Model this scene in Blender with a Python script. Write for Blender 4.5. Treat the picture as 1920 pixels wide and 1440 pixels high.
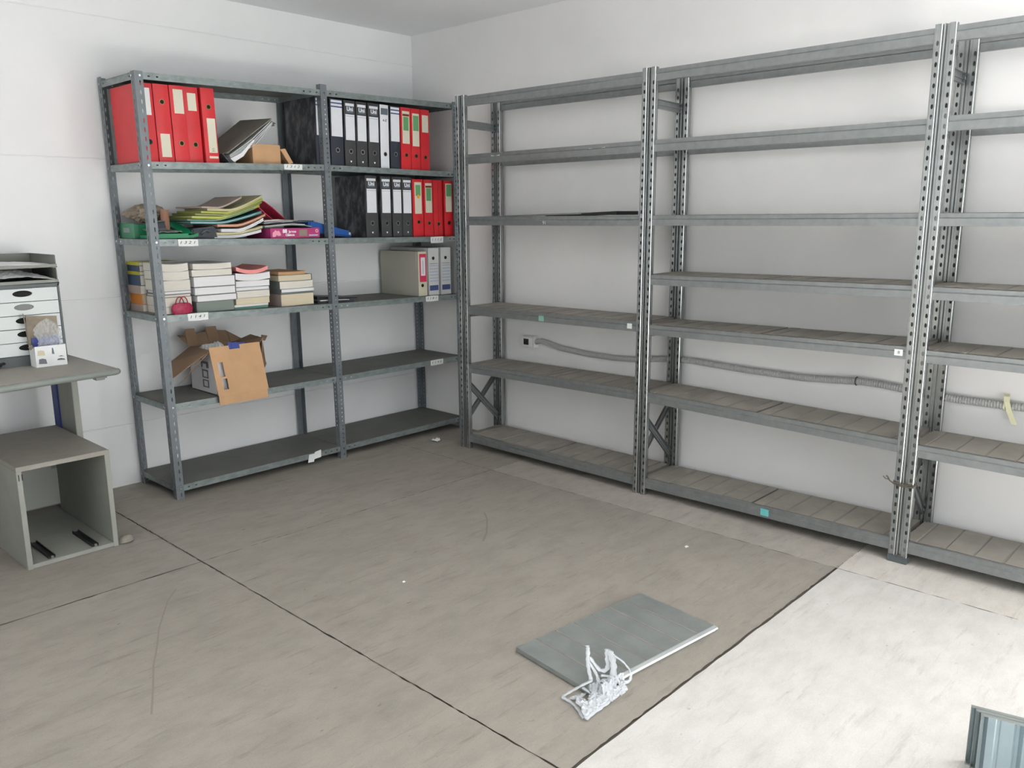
import bpy, bmesh, math, random
from mathutils import Vector, Matrix
random.seed(7)
C = bpy.context.scene.collection
for o in list(bpy.data.objects): bpy.data.objects.remove(o)
sc = bpy.context.scene
PI = math.pi

# ------------------------------------------------------------------ camera
cam_d = bpy.data.cameras.new('camera'); cam = bpy.data.objects.new('camera', cam_d); C.objects.link(cam)
fwd = Vector((0.71293, 0.67242, -0.19896)); rgt = Vector((0.68530, -0.72824, -0.00558)); up = Vector((0.14865, 0.13237, 0.97999))
m = Matrix((rgt, up, -fwd)).transposed().to_4x4(); m.translation = Vector((-3.6123, -4.2652, 1.3546))
cam.matrix_world = m
cam_d.sensor_width = 36; cam_d.lens = 1552.2 * 36 / 1920; cam_d.clip_start = 0.05
sc.camera = cam
# ------------------------------------------------------------------ world, daylight through the doorway, exposure
w = bpy.data.worlds.new('world'); sc.world = w; w.use_nodes = True
bg = w.node_tree.nodes['Background']; bg.inputs[0].default_value = (0.86, 0.94, 1.0, 1); bg.inputs[1].default_value = 1.6

def area(name, loc, rot, sx, sy, power, col):
    l = bpy.data.lights.new(name, 'AREA'); l.shape = 'RECTANGLE'; l.size = sx; l.size_y = sy; l.energy = power; l.color = col
    o = bpy.data.objects.new(name, l); C.objects.link(o); o.location = loc; o.rotation_euler = rot; return o
# overcast daylight entering through the open loading door behind the camera
area('daylight_door', (-1.8, -5.95, 0.95), (math.radians(90), 0, 0), 3.6, 1.8, 48, (1.0, 0.99, 0.975))
sun_d = bpy.data.lights.new('sun', 'SUN'); sun_d.energy = 88.0; sun_d.angle = math.radians(1.5); sun_d.color = (1.0, 0.975, 0.94)
sun = bpy.data.objects.new('sun', sun_d); C.objects.link(sun); sun.rotation_euler = Vector((0.45, 0.50, -0.74)).to_track_quat('-Z', 'Y').to_euler()
area('unseen_side_fill', (-6.35, -3.0, 1.5), (math.radians(90), 0, math.radians(-90)), 2.4, 1.4, 12, (0.94, 0.98, 1.0))  # weak fill lamp by the left wall, out of view
sc.view_settings.view_transform = 'Standard'; sc.view_settings.look = 'None'; sc.view_settings.gamma = 1
sc.view_settings.use_curve_mapping = False; sc.view_settings.exposure = -0.22

# ------------------------------------------------------------------ materials
def lin(c):
    return tuple(((x / 255) / 12.92 if x / 255 <= 0.04045 else ((x / 255 + 0.055) / 1.055) ** 2.4) for x in c)
def mat(name, rgb, rough=0.6, metal=0.0, var=0.0, vscale=8.0, stretch=(1, 1, 1), bump=0.0, bscale=40.0, rgb2=None, spec=0.5, alpha=1.0, detail=6.0, trans=0.0):
    M = bpy.data.materials.new(name); M.use_nodes = True; nt = M.node_tree; N = nt.nodes; L = nt.links
    b = N['Principled BSDF']; c = lin(rgb)
    b.inputs['Base Color'].default_value = (*c, 1); b.inputs['Roughness'].default_value = rough; b.inputs['Metallic'].default_value = metal
    b.inputs['Specular IOR Level'].default_value = spec; b.inputs['Alpha'].default_value = alpha; b.inputs['Transmission Weight'].default_value = trans
    if var or rgb2 or bump:
        tc = N.new('ShaderNodeTexCoord'); mp = N.new('ShaderNodeMapping'); mp.inputs['Scale'].default_value = stretch
        L.new(tc.outputs['Object'], mp.inputs['Vector'])
    if var or rgb2:
        n = N.new('ShaderNodeTexNoise'); n.inputs['Scale'].default_value = vscale; n.inputs['Detail'].default_value = detail; n.inputs['Roughness'].default_value = 0.6
        L.new(mp.outputs[0], n.inputs['Vector'])
        r = N.new('ShaderNodeValToRGB'); r.color_ramp.elements[0].position = 0.33; r.color_ramp.elements[1].position = 0.67
        if rgb2: c2 = lin(rgb2); a1, a2 = c, c2
        else: a1 = tuple(x * (1 - var) for x in c); a2 = tuple(min(1, x * (1 + var)) for x in c)
        r.color_ramp.elements[0].color = (*a1, 1); r.color_ramp.elements[1].color = (*a2, 1)
        L.new(n.outputs['Fac'], r.inputs[0]); L.new(r.outputs[0], b.inputs['Base Color'])
    if bump:
        n2 = N.new('ShaderNodeTexNoise'); n2.inputs['Scale'].default_value = bscale; n2.inputs['Detail'].default_value = 5
        L.new(mp.outputs[0], n2.inputs['Vector']); bp = N.new('ShaderNodeBump'); bp.inputs['Strength'].default_value = bump; bp.inputs['Distance'].default_value = 0.01
        L.new(n2.outputs['Fac'], bp.inputs['Height']); L.new(bp.outputs[0], b.inputs['Normal'])
    return M

def floor_mat(name, base, dark, warm, stain=0.5):
    M = bpy.data.materials.new(name); M.use_nodes = True; nt = M.node_tree; N = nt.nodes; L = nt.links
    b = N['Principled BSDF']; b.inputs['Roughness'].default_value = 0.72; b.inputs['Specular IOR Level'].default_value = 0.3
    tc = N.new('ShaderNodeTexCoord')
    def noise(scale, st, detail=8, rough=0.6, rot=0.0):
        mp = N.new('ShaderNodeMapping'); mp.inputs['Scale'].default_value = st; mp.inputs['Rotation'].default_value = (0, 0, rot)
        L.new(tc.outputs['Object'], mp.inputs['Vector']); n = N.new('ShaderNodeTexNoise'); n.inputs['Scale'].default_value = scale
        n.inputs['Detail'].default_value = detail; n.inputs['Roughness'].default_value = rough; L.new(mp.outputs[0], n.inputs['Vector']); return n
    def ramp(src, p0, p1, c0=(0, 0, 0), c1=(1, 1, 1)):
        r = N.new('ShaderNodeValToRGB'); r.color_ramp.elements[0].position = p0; r.color_ramp.elements[1].position = p1
        r.color_ramp.elements[0].color = (*c0, 1); r.color_ramp.elements[1].color = (*c1, 1); L.new(src, r.inputs[0]); return r
    def mix(fac, a, c, k=None):
        x = N.new('ShaderNodeMix'); x.data_type = 'RGBA'
        L.new(fac, x.inputs['Factor'])
        if isinstance(a, tuple): x.inputs['A'].default_value = (*a, 1)
        else: L.new(a, x.inputs['A'])
        if isinstance(c, tuple): x.inputs['B'].default_value = (*c, 1)
        else: L.new(c, x.inputs['B'])
        return x.outputs['Result']
    big = ramp(noise(0.9, (1, 1.6, 1), 5).outputs['Fac'], 0.35, 0.65)
    col = mix(big.outputs[0], lin(base), lin(warm))
    # trowel cloudiness
    cl = ramp(noise(7, (0.9, 1.7, 1), 9, 0.70, 0.1).outputs['Fac'], 0.42, 0.70, (0, 0, 0), (stain * .65,) * 3)
    col = mix(cl.outputs[0], col, lin(dark))
    # long scuffs along the wall direction
    sc_ = ramp(noise(4.2, (1.0, 6.5, 1), 7, 0.70, 0.04).outputs['Fac'], 0.56, 0.72, (0, 0, 0), (min(1, stain * 1.0),) * 3)
    col = mix(sc_.outputs[0], col, lin(dark))
    # small dark spots
    sp = ramp(noise(26, (1, 1.6, 1), 3, 0.5).outputs['Fac'], 0.70, 0.78, (0, 0, 0), (stain,) * 3)
    col = mix(sp.outputs[0], col, tuple(x * 0.55 for x in lin(dark)))
    gr = ramp(noise(190, (1, 1, 1), 3, 0.7).outputs['Fac'], 0.3, 0.7, (0.93,) * 3, (1.05,) * 3)
    mm = N.new('ShaderNodeMix'); mm.data_type = 'RGBA'; mm.blend_type = 'MULTIPLY'; mm.inputs['Factor'].default_value = 1
    L.new(col, mm.inputs['A']); L.new(gr.outputs[0], mm.inputs['B']); L.new(mm.outputs['Result'], b.inputs['Base Color'])
    bp = N.new('ShaderNodeBump'); bp.inputs['Strength'].default_value = 0.12; bp.inputs['Distance'].default_value = 0.004
    L.new(noise(60, (1, 1, 1), 6).outputs['Fac'], bp.inputs['Height']); L.new(bp.outputs[0], b.inputs['Normal'])
    return M

M = {}
M['wall'] = mat('white_wall_paint', (227, 229, 230), 0.75, var=0.02, vscale=3, bump=0.05, bscale=25)
M['plaster'] = mat('white_plaster', (226, 226, 226), 0.8, var=0.035, vscale=1.6, bump=0.12, bscale=14)
M['ceil'] = mat('ceiling_paint', (236, 238, 241), 0.9, var=0.02, vscale=2)
M['floor'] = floor_mat('worn_concrete', (155, 149, 141), (112, 107, 100), (162, 156, 148), 0.5)
M['floor_strip'] = floor_mat('pale_concrete_strip', (210, 205, 198), (158, 152, 144), (214, 209, 202), 0.45)
M['floor_strip2'] = floor_mat('middling_concrete_strip', (168, 162, 154), (118, 112, 105), (182, 176, 168), 0.5)
M['floor_new'] = floor_mat('new_pale_concrete', (204, 202, 198), (156, 150, 142), (213, 211, 208), 0.42)
M['joint'] = mat('joint_dirt', (104, 97, 89), 0.95)
M['scuff'] = mat('scuff_dirt', (141, 135, 127), 0.9)
M['galv'] = mat('galvanised_steel', (138, 142, 143), 0.38, 0.6, var=0.09, vscale=30, bump=0.03, bscale=60)
M['galv_shade'] = mat('post_hole_shade', (98, 102, 102), 0.6, 0.3)  # darkened steel tone, paints the shade inside the post holes
M['galv_post'] = mat('galvanised_post', (158, 162, 162), 0.26, 0.85, var=0.08, vscale=40)
M['deck'] = mat('dusty_galvanised_deck', (152, 147, 139), 0.62, 0.2, var=0.14, vscale=7)
M['deck_clean'] = mat('galvanised_plate', (152, 158, 156), 0.45, 0.45, var=0.10, vscale=9)
M['grey_steel'] = mat('grey_painted_steel', (112, 119, 124), 0.45, 0.25, var=0.10, vscale=20)
M['grey_lip'] = mat('zinc_shelf_lip', (132, 142, 142), 0.42, 0.45, var=0.20, vscale=26, stretch=(1, 1, 2))
M['grey_tray'] = mat('dusty_grey_shelf', (104, 105, 101), 0.7, 0.1, var=0.12, vscale=6)
M['bolt'] = mat('bright_bolt', (205, 210, 210), 0.25, 0.9)
M['black'] = mat('black_plastic', (28, 29, 31), 0.45)
M['dark'] = mat('hole_shade_dark', (16, 15, 14), 0.8)  # near-black that paints the shade inside finger holes and slots
M['paper'] = mat('white_paper', (226, 228, 228), 0.8, var=0.03, vscale=20)
M['tag'] = mat('tag_paper', (222, 226, 225), 0.75)
M['ink'] = mat('pencil_ink', (70, 74, 76), 0.8)
M['red'] = mat('red_binder_board', (205, 40, 48), 0.42, var=0.08, vscale=9)
M['redin'] = mat('red_binder_edge', (150, 25, 34), 0.5)
M['spineblk'] = mat('charcoal_binder_spine', (62, 63, 65), 0.5, var=0.08, vscale=12)
M['spinenavy'] = mat('navy_binder_spine', (46, 52, 64), 0.45)
M['marble'] = mat('marbled_black_board', (38, 40, 44), 0.5, rgb2=(104, 105, 110), vscale=20, stretch=(1, 1, .55), detail=8)
for e, p in zip(M['marble'].node_tree.nodes['Color Ramp'].color_ramp.elements, (0.46, 0.66)): e.position = p
M['cream'] = mat('cream_label', (212, 208, 190), 0.7)
M['whitelab'] = mat('white_label', (224, 227, 232), 0.6, var=0.03, vscale=14)
M['greenlab'] = mat('green_label', (98, 158, 104), 0.7)
M['brownlab'] = mat('brown_label', (120, 50, 32), 0.7)
M['bluelab'] = mat('blue_label', (66, 82, 130), 0.6)
M['logoblk'] = mat('slate_logo_block', (96, 106, 118), 0.6)
M['logowhite'] = mat('logo_white', (240, 242, 245), 0.6)
M['ring'] = mat('silver_ring', (190, 192, 195), 0.25, 0.9)
M['brass'] = mat('brass_ring', (150, 125, 80), 0.35, 0.8)
M['orange'] = mat('orange_sticker', (228, 160, 30), 0.6)
M['card'] = mat('brown_cardboard', (192, 154, 116), 0.85, var=0.05, vscale=12)
M['carddk'] = mat('cardboard_inside', (146, 120, 96), 0.9, var=0.06, vscale=12)
M['cartonwhite'] = mat('white_carton', (212, 210, 214), 0.7, var=0.02, vscale=8)
M['print'] = mat('grey_print', (112, 112, 120), 0.7)
M['blue'] = mat('blue_plastic', (30, 84, 160), 0.4)
M['bluedk'] = mat('dark_blue_card', (44, 62, 140), 0.5)
M['pink'] = mat('pink_plastic', (206, 52, 88), 0.4)
M['magenta'] = mat('magenta_box_card', (160, 60, 112), 0.45, rgb2=(176, 54, 112), vscale=3)
M['pinkprint'] = mat('pink_print', (232, 160, 180), 0.6)
M['olive'] = mat('olive_folder', (168, 178, 60), 0.6)
M['olivedk'] = mat('dark_olive_folder', (112, 124, 66), 0.65)
M['teal'] = mat('teal_folder', (54, 118, 122), 0.6)
M['tealdk'] = mat('dull_green_folder', (76, 122, 106), 0.6)
M['buff'] = mat('buff_folder', (196, 190, 150), 0.7)
M['salmon'] = mat('salmon_folder', (186, 122, 88), 0.7)
M['greyfold'] = mat('grey_green_folder', (118, 128, 122), 0.6)
M['slate'] = mat('dark_slate_plastic', (52, 58, 64), 0.4)
M['green'] = mat('green_plastic', (20, 128, 84), 0.35)
M['greenpale'] = mat('green_cardboard_box', (70, 134, 104), 0.6)
M['bag'] = mat('crumpled_brown_bag', (140, 128, 112), 0.6, var=0.2, vscale=14)
M['tube'] = mat('cardboard_core', (150, 112, 92), 0.8)
M['pages'] = mat('book_pages', (214, 210, 200), 0.85, var=0.06, vscale=60, stretch=(.3, .3, 6))
M['pagesw'] = mat('white_book_pages', (222, 222, 224), 0.85, var=0.04, vscale=60, stretch=(.3, .3, 6))
M['pagesy'] = mat('yellowed_pages', (206, 196, 170), 0.85, var=0.06, vscale=60, stretch=(.3, .3, 6))
M['cgrey'] = mat('grey_book_cover', (118, 120, 120), 0.5)
M['cblue'] = mat('dark_blue_book_cover', (60, 76, 104), 0.45)
M['cyellow'] = mat('yellow_book_cover', (188, 182, 50), 0.5)
M['corange'] = mat('orange_book_cover', (214, 134, 44), 0.5)
M['cpink'] = mat('pink_booklet_paper', (232, 150, 146), 0.7)
M['ctan'] = mat('tan_book_cover', (190, 150, 108), 0.6)
M['cbeige'] = mat('beige_book_cover', (176, 160, 152), 0.7)
M['purse'] = mat('crimson_woven', (160, 34, 72), 0.5, var=0.35, vscale=60)
M['beigebox'] = mat('beige_archive_card', (170, 168, 158), 0.75, var=0.02, vscale=6)
M['creamspine'] = mat('cream_archive_spine', (200, 196, 172), 0.7)
M['whitebox'] = mat('white_archive_card', (206, 208, 208), 0.7)
M['paleblue'] = mat('pale_blue_print', (172, 184, 202), 0.7)
M['desk'] = mat('grey_laminate', (146, 142, 134), 0.55, var=0.05, vscale=30)
M['deskedge'] = mat('grey_edge_band', (132, 138, 134), 0.5)
M['cab'] = mat('grey_green_laminate', (148, 150, 143), 0.6, var=0.05, vscale=10)
M['cabin'] = mat('cabinet_inner_panel', (162, 164, 156), 0.65, var=0.06, vscale=8)
M['patch'] = mat('pale_patch_tone', (196, 199, 190), 0.7)  # lighter tone for part of the cabinet back
M['bluecol'] = mat('blue_cable_column', (44, 56, 124), 0.5)
M['drawerw'] = mat('pale_drawer_front', (204, 210, 210), 0.5)
M['frame'] = mat('charcoal_drawer_frame', (86, 92, 94), 0.5)
M['traygrey'] = mat('smoked_tray_plastic', (118, 121, 114), 0.35, var=0.05, vscale=6)
M['film'] = mat('clear_plastic_film', (235, 238, 240), 0.12, alpha=0.34, spec=0.8)
M['whitefilm'] = mat('milky_plastic_film', (222, 227, 232), 0.25, alpha=0.50, spec=0.8)
M['edge_glint'] = mat('edge_highlight_metal', (232, 235, 235), 0.22, 1.0)  # near-white metal for the highlight lines on the posts
M['groove'] = mat('groove_darker', (138, 135, 128), 0.8)  # rib groove faces, darker than the sheet around them
M['litlip'] = mat('lit_lip_metal', (204, 210, 210), 0.3, 0.5)  # lighter than its plate, so the lip reads as lit
M['conduit'] = mat('grey_corrugated_plastic', (168, 169, 167), 0.6)
M['socket'] = mat('white_socket_plastic', (226, 228, 226), 0.4)
M['tape'] = mat('cream_masking_tape', (222, 220, 186), 0.8)
M['tealtag'] = mat('turquoise_sticker', (112, 200, 200), 0.6)
M['tealtag2'] = mat('dull_turquoise_sticker', (136, 184, 168), 0.6)
M['wire'] = mat('rusty_wire', (110, 104, 92), 0.6, 0.5)
M['stone'] = mat('grey_lump', (138, 133, 124), 0.9, var=0.1, vscale=30)
M['leanpad'] = mat('grey_board_cover', (134, 130, 120), 0.6, var=0.05, vscale=6)
M['bluecorr'] = mat('bluish_galvanised_plate', (150, 166, 172), 0.4, 0.45, var=0.08, vscale=12)

# ------------------------------------------------------------------ mesh helpers
class MB:
    def __init__(s): s.v = []; s.f = []; s.m = []
    def quad(s, pts, mi=0):
        b = len(s.v); s.v += [tuple(p) for p in pts]; s.f.append(tuple(range(b, b + len(pts)))); s.m.append(mi)
    def hexa(s, p, mi=0):   # p: 4 bottom (ccw) + 4 top
        b = len(s.v); s.v += [tuple(q) for q in p]
        for f in ((3, 2, 1, 0), (4, 5, 6, 7), (0, 1, 5, 4), (1, 2, 6, 5), (2, 3, 7, 6), (3, 0, 4, 7)):
            s.f.append(tuple(b + i for i in f)); s.m.append(mi)
    def box(s, x0, x1, y0, y1, z0, z1, mi=0):
        s.hexa([(x0, y0, z0), (x1, y0, z0), (x1, y1, z0), (x0, y1, z0), (x0, y0, z1), (x1, y0, z1), (x1, y1, z1), (x0, y1, z1)], mi)
    def plate(s, q, t, mi=0):   # quad with thickness t along its normal
        q = [Vector(p) for p in q]; n = (q[1] - q[0]).cross(q[3] - q[0]).normalized() * t
        s.hexa([*q, *[p + n for p in q]], mi)
    def prism(s, poly, fn, a, b, mi=0, caps=True):  # poly of 2d points, fn(u,v,t) -> 3d, from t=a to t=b
        n = len(poly); base = len(s.v)
        s.v += [tuple(fn(u, v, a)) for u, v in poly] + [tuple(fn(u, v, b)) for u, v in poly]
        for i in range(n):
            j = (i + 1) % n; s.f.append((base + i, base + j, base + n + j, base + n + i)); s.m.append(mi)
        if caps:
            s.f.append(tuple(base + i for i in reversed(range(n)))); s.m.append(mi)
            s.f.append(tuple(base + n + i for i in range(n))); s.m.append(mi)
    def ribbon(s, top, bot, off, mi=0, segm=None):   # solid swept between two polylines, extruded by vector off
        off = Vector(off); n = len(top); T = [Vector(p) for p in top]; B = [Vector(p) for p in bot]
        b = len(s.v); s.v += [tuple(p) for p in T] + [tuple(p) for p in B] + [tuple(p + off) for p in T] + [tuple(p + off) for p in B]
        for i in range(n - 1):
            t0, t1, u0, u1 = b + i, b + i + 1, b + n + i, b + n + i + 1
            T0, T1, U0, U1 = t0 + 2 * n, t1 + 2 * n, u0 + 2 * n, u1 + 2 * n
            for q_, f in enumerate(((t0, t1, T1, T0), (u0, U0, U1, u1), (t0, u0, u1, t1), (T0, T1, U1, U0))): s.f.append(f); s.m.append(segm if (segm is not None and q_ == 0 and 1 <= i < n - 2 and (i - 1) % 4 in (0, 1, 2)) else mi)
        for i in (0, n - 1): s.f.append((b + i, b + n + i, b + 3 * n + i, b + 2 * n + i)); s.m.append(mi)
    def strip(s, O, U, V, L, W, t, holes=(), mi=0):
        """perforated sheet strip; holes = (along, across, half_len, half_wid)"""
        O = Vector(O); U = Vector(U).normalized(); V = Vector(V).normalized(); Nn = U.cross(V) * t
        def P(a, b, k): return O + U * a + V * b + Nn * k
        hs = sorted(holes); cuts = [0.0]; cells = []
        for h in hs:
            pad = h[2] * 1.35; a, b = max(h[0] - pad, cuts[-1]), h[0] + pad
            if b > L: continue
            if a - cuts[-1] > 1e-5: cells.append((cuts[-1], a, None))
            cells.append((a, b, h)); cuts.append(b)
        if L - cuts[-1] > 1e-5: cells.append((cuts[-1], L, None))
        for a, b, h in cells:
            if h is None:
                for k, fl in ((0, 1), (1, 0)):
                    q = [P(a, 0, k), P(b, 0, k), P(b, W, k), P(a, W, k)]; s.quad(q[::-1] if fl else q, mi)
            else:
                c, d, hl, hw = h; mid = (a + b) / 2
                out = [(a, 0), (mid, 0), (b, 0), (b, W / 2), (b, W), (mid, W), (a, W), (a, W / 2)]
                k7 = 0.72
                inn = [(c - hl * k7, d - hw * k7), (c, d - hw), (c + hl * k7, d - hw * k7), (c + hl, d), (c + hl * k7, d + hw * k7), (c, d + hw), (c - hl * k7, d + hw * k7), (c - hl, d)]
                bs = len(s.v)
                for k in (0, 1): s.v += [tuple(P(*p, k)) for p in out] + [tuple(P(*p, k)) for p in inn]
                for i in range(8):
                    j = (i + 1) % 8
                    s.f += [(bs + i, bs + 8 + i, bs + 8 + j, bs + j), (bs + 16 + i, bs + 16 + j, bs + 24 + j, bs + 24 + i), (bs + 8 + i, bs + 24 + i, bs + 24 + j, bs + 8 + j)]
                    s.m += [mi] * 3
            for w_, fl in ((0, 0), (W, 1)):
                q = [P(a, w_, 0), P(b, w_, 0), P(b, w_, 1), P(a, w_, 1)]; s.quad(q[::-1] if fl else q, mi)
        for a, fl in ((0, 1), (L, 0)):
            q = [P(a, 0, 0), P(a, W, 0), P(a, W, 1), P(a, 0, 1)]; s.quad(q[::-1] if fl else q, mi)
    def tube(s, path, r, seg=8, mi=0, closed=False, flat=1.0, rib=0):
        path = [Vector(p) for p in path]; n = len(path); b = len(s.v); prev = None
        for i, p in enumerate(path):
            if closed: t = (path[(i + 1) % n] - path[i - 1]).normalized()
            else: t = (path[min(i + 1, n - 1)] - path[max(i - 1, 0)]).normalized()
            a = prev if prev is not None else Vector((0, 0, 1)) if abs(t.z) < .9 else Vector((1, 0, 0))
            x = (a - t * a.dot(t)).normalized(); y = t.cross(x); prev = x
            rr = (r[i] if isinstance(r, (list, tuple)) else r) * (1 + (rib if i % 2 else 0))
            for k in range(seg):
                an = 2 * PI * k / seg; s.v.append(tuple(p + x * math.cos(an) * rr * flat + y * math.sin(an) * rr))
        for i in range(n if closed else n - 1):
            for k in range(seg):
                i2 = (i + 1) % n; s.f.append((b + i * seg + k, b + i * seg + (k + 1) % seg, b + i2 * seg + (k + 1) % seg, b + i2 * seg + k)); s.m.append(mi)
        if not closed:
            s.f.append(tuple(b + k for k in reversed(range(seg)))); s.m.append(mi); s.f.append(tuple(b + (n - 1) * seg + k for k in range(seg))); s.m.append(mi)
    def ring(s, c, ax, r0, r1, t, seg=20, mi=0, ex=1.0):  # flat washer facing ax ('y','x','z')
        def P(r, a, h):
            u, v = r * math.cos(a) * ex, r * math.sin(a)
            return {'y': (c[0] + u, c[1] + h, c[2] + v), 'x': (c[0] + h, c[1] + u, c[2] + v), 'z': (c[0] + u, c[1] + v, c[2] + h)}[ax]
        for k in range(seg):
            a, b = 2 * PI * k / seg, 2 * PI * (k + 1) / seg
            if r0 > 0:
                s.quad([P(r0, a, 0), P(r0, b, 0), P(r1, b, 0), P(r1, a, 0)], mi); s.quad([P(r0, a, 0), P(r0, a, t), P(r0, b, t), P(r0, b, 0)], mi)
                s.quad([P(r0, a, t), P(r1, a, t), P(r1, b, t), P(r0, b, t)], mi)
            s.quad([P(r1, a, 0), P(r1, b, 0), P(r1, b, t), P(r1, a, t)], mi)
        if r0 == 0:
            s.quad([P(r1, 2 * PI * k / seg, 0) for k in range(seg)], mi); s.quad([P(r1, 2 * PI * k / seg, t) for k in reversed(range(seg))], mi)
    def sheet(s, fn, nu, nv, mi=0, mask=None):
        b = len(s.v)
        for i in range(nu + 1):
            for j in range(nv + 1): s.v.append(tuple(fn(i / nu, j / nv)))
        for i in range(nu):
            for j in range(nv):
                if mask and not mask(i, j): continue
                a = b + i * (nv + 1) + j; s.f.append((a, a + nv + 1, a + nv + 2, a + 1)); s.m.append(mi)
    def build(s, name, mats, parent=None, world=True, bevel=0.0, smooth=False, solid=0.0, subsurf=0):
        if not isinstance(mats, (list, tuple)): mats = [mats]
        me = bpy.data.meshes.new(name); off = Vector(parent.location) if (parent is not None and world) else Vector((0, 0, 0))
        if parent is not None and world and parent.parent is not None: off = off + Vector(parent.parent.location)
        me.from_pydata([tuple(Vector(p) - off) for p in s.v], [], s.f)
        for x in mats: me.materials.append(x)
        me.polygons.foreach_set('material_index', s.m)
        bm = bmesh.new(); bm.from_mesh(me); bmesh.ops.remove_doubles(bm, verts=bm.verts, dist=1e-5)
        bmesh.ops.recalc_face_normals(bm, faces=bm.faces)
        if bevel:
            es = [e for e in bm.edges if e.is_manifold and e.calc_face_angle(0) > 0.6]
            bmesh.ops.bevel(bm, geom=es, offset=bevel, segments=2, affect='EDGES', clamp_overlap=True)
        bm.to_mesh(me); bm.free()
        if smooth:
            for p in me.polygons: p.use_smooth = True
        o = bpy.data.objects.new(name, me); C.objects.link(o)
        if parent is not None: o.parent = parent
        if solid:
            md = o.modifiers.new('solid', 'SOLIDIFY'); md.thickness = solid
        if subsurf:
            md = o.modifiers.new('sub', 'SUBSURF'); md.levels = subsurf; md.render_levels = subsurf
        return o

def thing(name, label, cat, loc=(0, 0, 0), rot=(0, 0, 0), group=None):
    o = bpy.data.objects.new(name, None); C.objects.link(o); o.location = loc; o.rotation_euler = rot; o.empty_display_size = .05
    o['label'] = label; o['category'] = cat
    if group: o['group'] = group
    return o
def tag(o, label, cat, group=None):
    o['label'] = label; o['category'] = cat
    if group: o['group'] = group
    return o
def struct(o): o['kind'] = 'structure'; return o
def text(s, size, mt, parent, loc, rot, name='lettering', world=True, bold=0.0, shear=0.0, sx=1.0):
    cu = bpy.data.curves.new('t', 'FONT'); cu.body = s; cu.size = size; cu.align_x = 'CENTER'; cu.align_y = 'CENTER'; cu.extrude = 0.0003; cu.offset = bold; cu.shear = shear
    t = bpy.data.objects.new('t', cu); C.objects.link(t); dg = bpy.context.evaluated_depsgraph_get(); dg.update()
    me = bpy.data.meshes.new_from_object(t.evaluated_get(dg)); bpy.data.objects.remove(t)
    me.materials.clear(); me.materials.append(mt); me.name = name
    o = bpy.data.objects.new(name, me); C.objects.link(o)
    if parent is not None:
        o.parent = parent
        if world:
            off = Vector(parent.location)
            if parent.parent is not None: off += Vector(parent.parent.location)
            loc = Vector(loc) - off
    o.location = loc; o.rotation_euler = rot; o.scale = (sx, 1, 1); return o
FY = (PI / 2, 0, 0)           # lettering facing -y
FX = (PI / 2, 0, -PI / 2)     # lettering facing -x
def nz(x, y, z=0, k=0):
    return (math.sin(x * 3.1 + k) * math.cos(y * 2.3 + 1.7 * k) + .5 * math.sin(x * 7.3 + y * 5.1 + k * 2.2) + .3 * math.sin(y * 13.7 - x * 11.1 + k)) / 1.8

# ------------------------------------------------------------------ room shell
H = 2.468; XW = -6.5; YW = -6.1
def jitter(a, b, seed, n=90, amp=.0022):
    r = random.Random(seed); out = []
    for i in range(n + 1):
        t = i / n; p = Vector(a).lerp(Vector(b), t)
        d = (Vector(b) - Vector(a)).normalized(); q = Vector((-d.y, d.x, 0)); out.append(p + q * (r.uniform(-amp, amp) if 0 < i < n else 0))
    return out
g = .0034
def slab(mb, x0, x1, y0, y1, mi, seed, gaps=(1, 1, 1, 1)):
    a = g * gaps[0]; b = g * gaps[1]; c = g * gaps[2]; d = g * gaps[3]
    P = [(x0 + a, y0 + c, 0), (x1 - b, y0 + c, 0), (x1 - b, y1 - d, 0), (x0 + a, y1 - d, 0)]
    pts = []
    for i in range(4): pts += jitter(P[i], P[(i + 1) % 4], seed + i)[:-1]
    mb.quad(pts, mi)
mb = MB()
slab(mb, XW, -2.2, -1.213, 0, 0, 1, (0, .7, .8, 0)); slab(mb, XW, -2.2, -3.11, -1.213, 0, 11, (0, .7, .8, .8))
slab(mb, -2.2, -.545, -1.213, 0, 0, 21, (.7, .5, .45, 0)); slab(mb, -2.2, -.545, -3.11, -1.213, 0, 31, (.7, .35, 1.5, .45))
slab(mb, -.545, 0, -1.213, 0, 0, 41, (.35, 0, .2, 0)); slab(mb, -.545, 0, -3.11, -1.213, 5, 45, (.35, 0, .0, .2)); slab(mb, -.545, 0, YW, -3.11, 1, 61, (.45, 0, 0, 0)); slab(mb, XW, -.545, YW, -3.11, 2, 51, (0, .45, 0, 1.2))
mb.quad([(XW, YW, -.006), (0, YW, -.006), (0, 0, -.006), (XW, 0, -.006)], 3)
def scuffline(pts, wd):
    for i in range(len(pts) - 1):
        a, b = Vector(pts[i]), Vector(pts[i + 1]); d = (b - a).normalized(); q = Vector((-d.y, d.x, 0)) * wd / 2
        mb.quad([a - q, b - q, b + q, a + q], 4)
scuffline([(-2.3866, -1.3846, .0007), (-2.45, -1.455, .0007), (-2.5026, -1.5388, .0007), (-2.565, -1.64, .0007), (-2.6152, -1.7413, .0007), (-2.68, -1.86, .0007), (-2.7329, -1.9778, .0007), (-2.7941, -2.1071, .0007)], .006)
scuffline([(-1.04, -1.655, .0007), (-1.085, -1.72, .0007), (-1.15, -1.785, .0007), (-1.22, -1.85, .0007), (-1.29, -1.9, .0007)], .008)
floor = struct(mb.build('floor', [M['floor'], M['floor_strip'], M['floor_new'], M['joint'], M['scuff'], M['floor_strip2']]))

mb = MB(); mb.quad([(XW, YW, H), (0, YW, H), (0, 0, H), (XW, 0, H)]); struct(mb.build('ceiling', M['ceil']))
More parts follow.
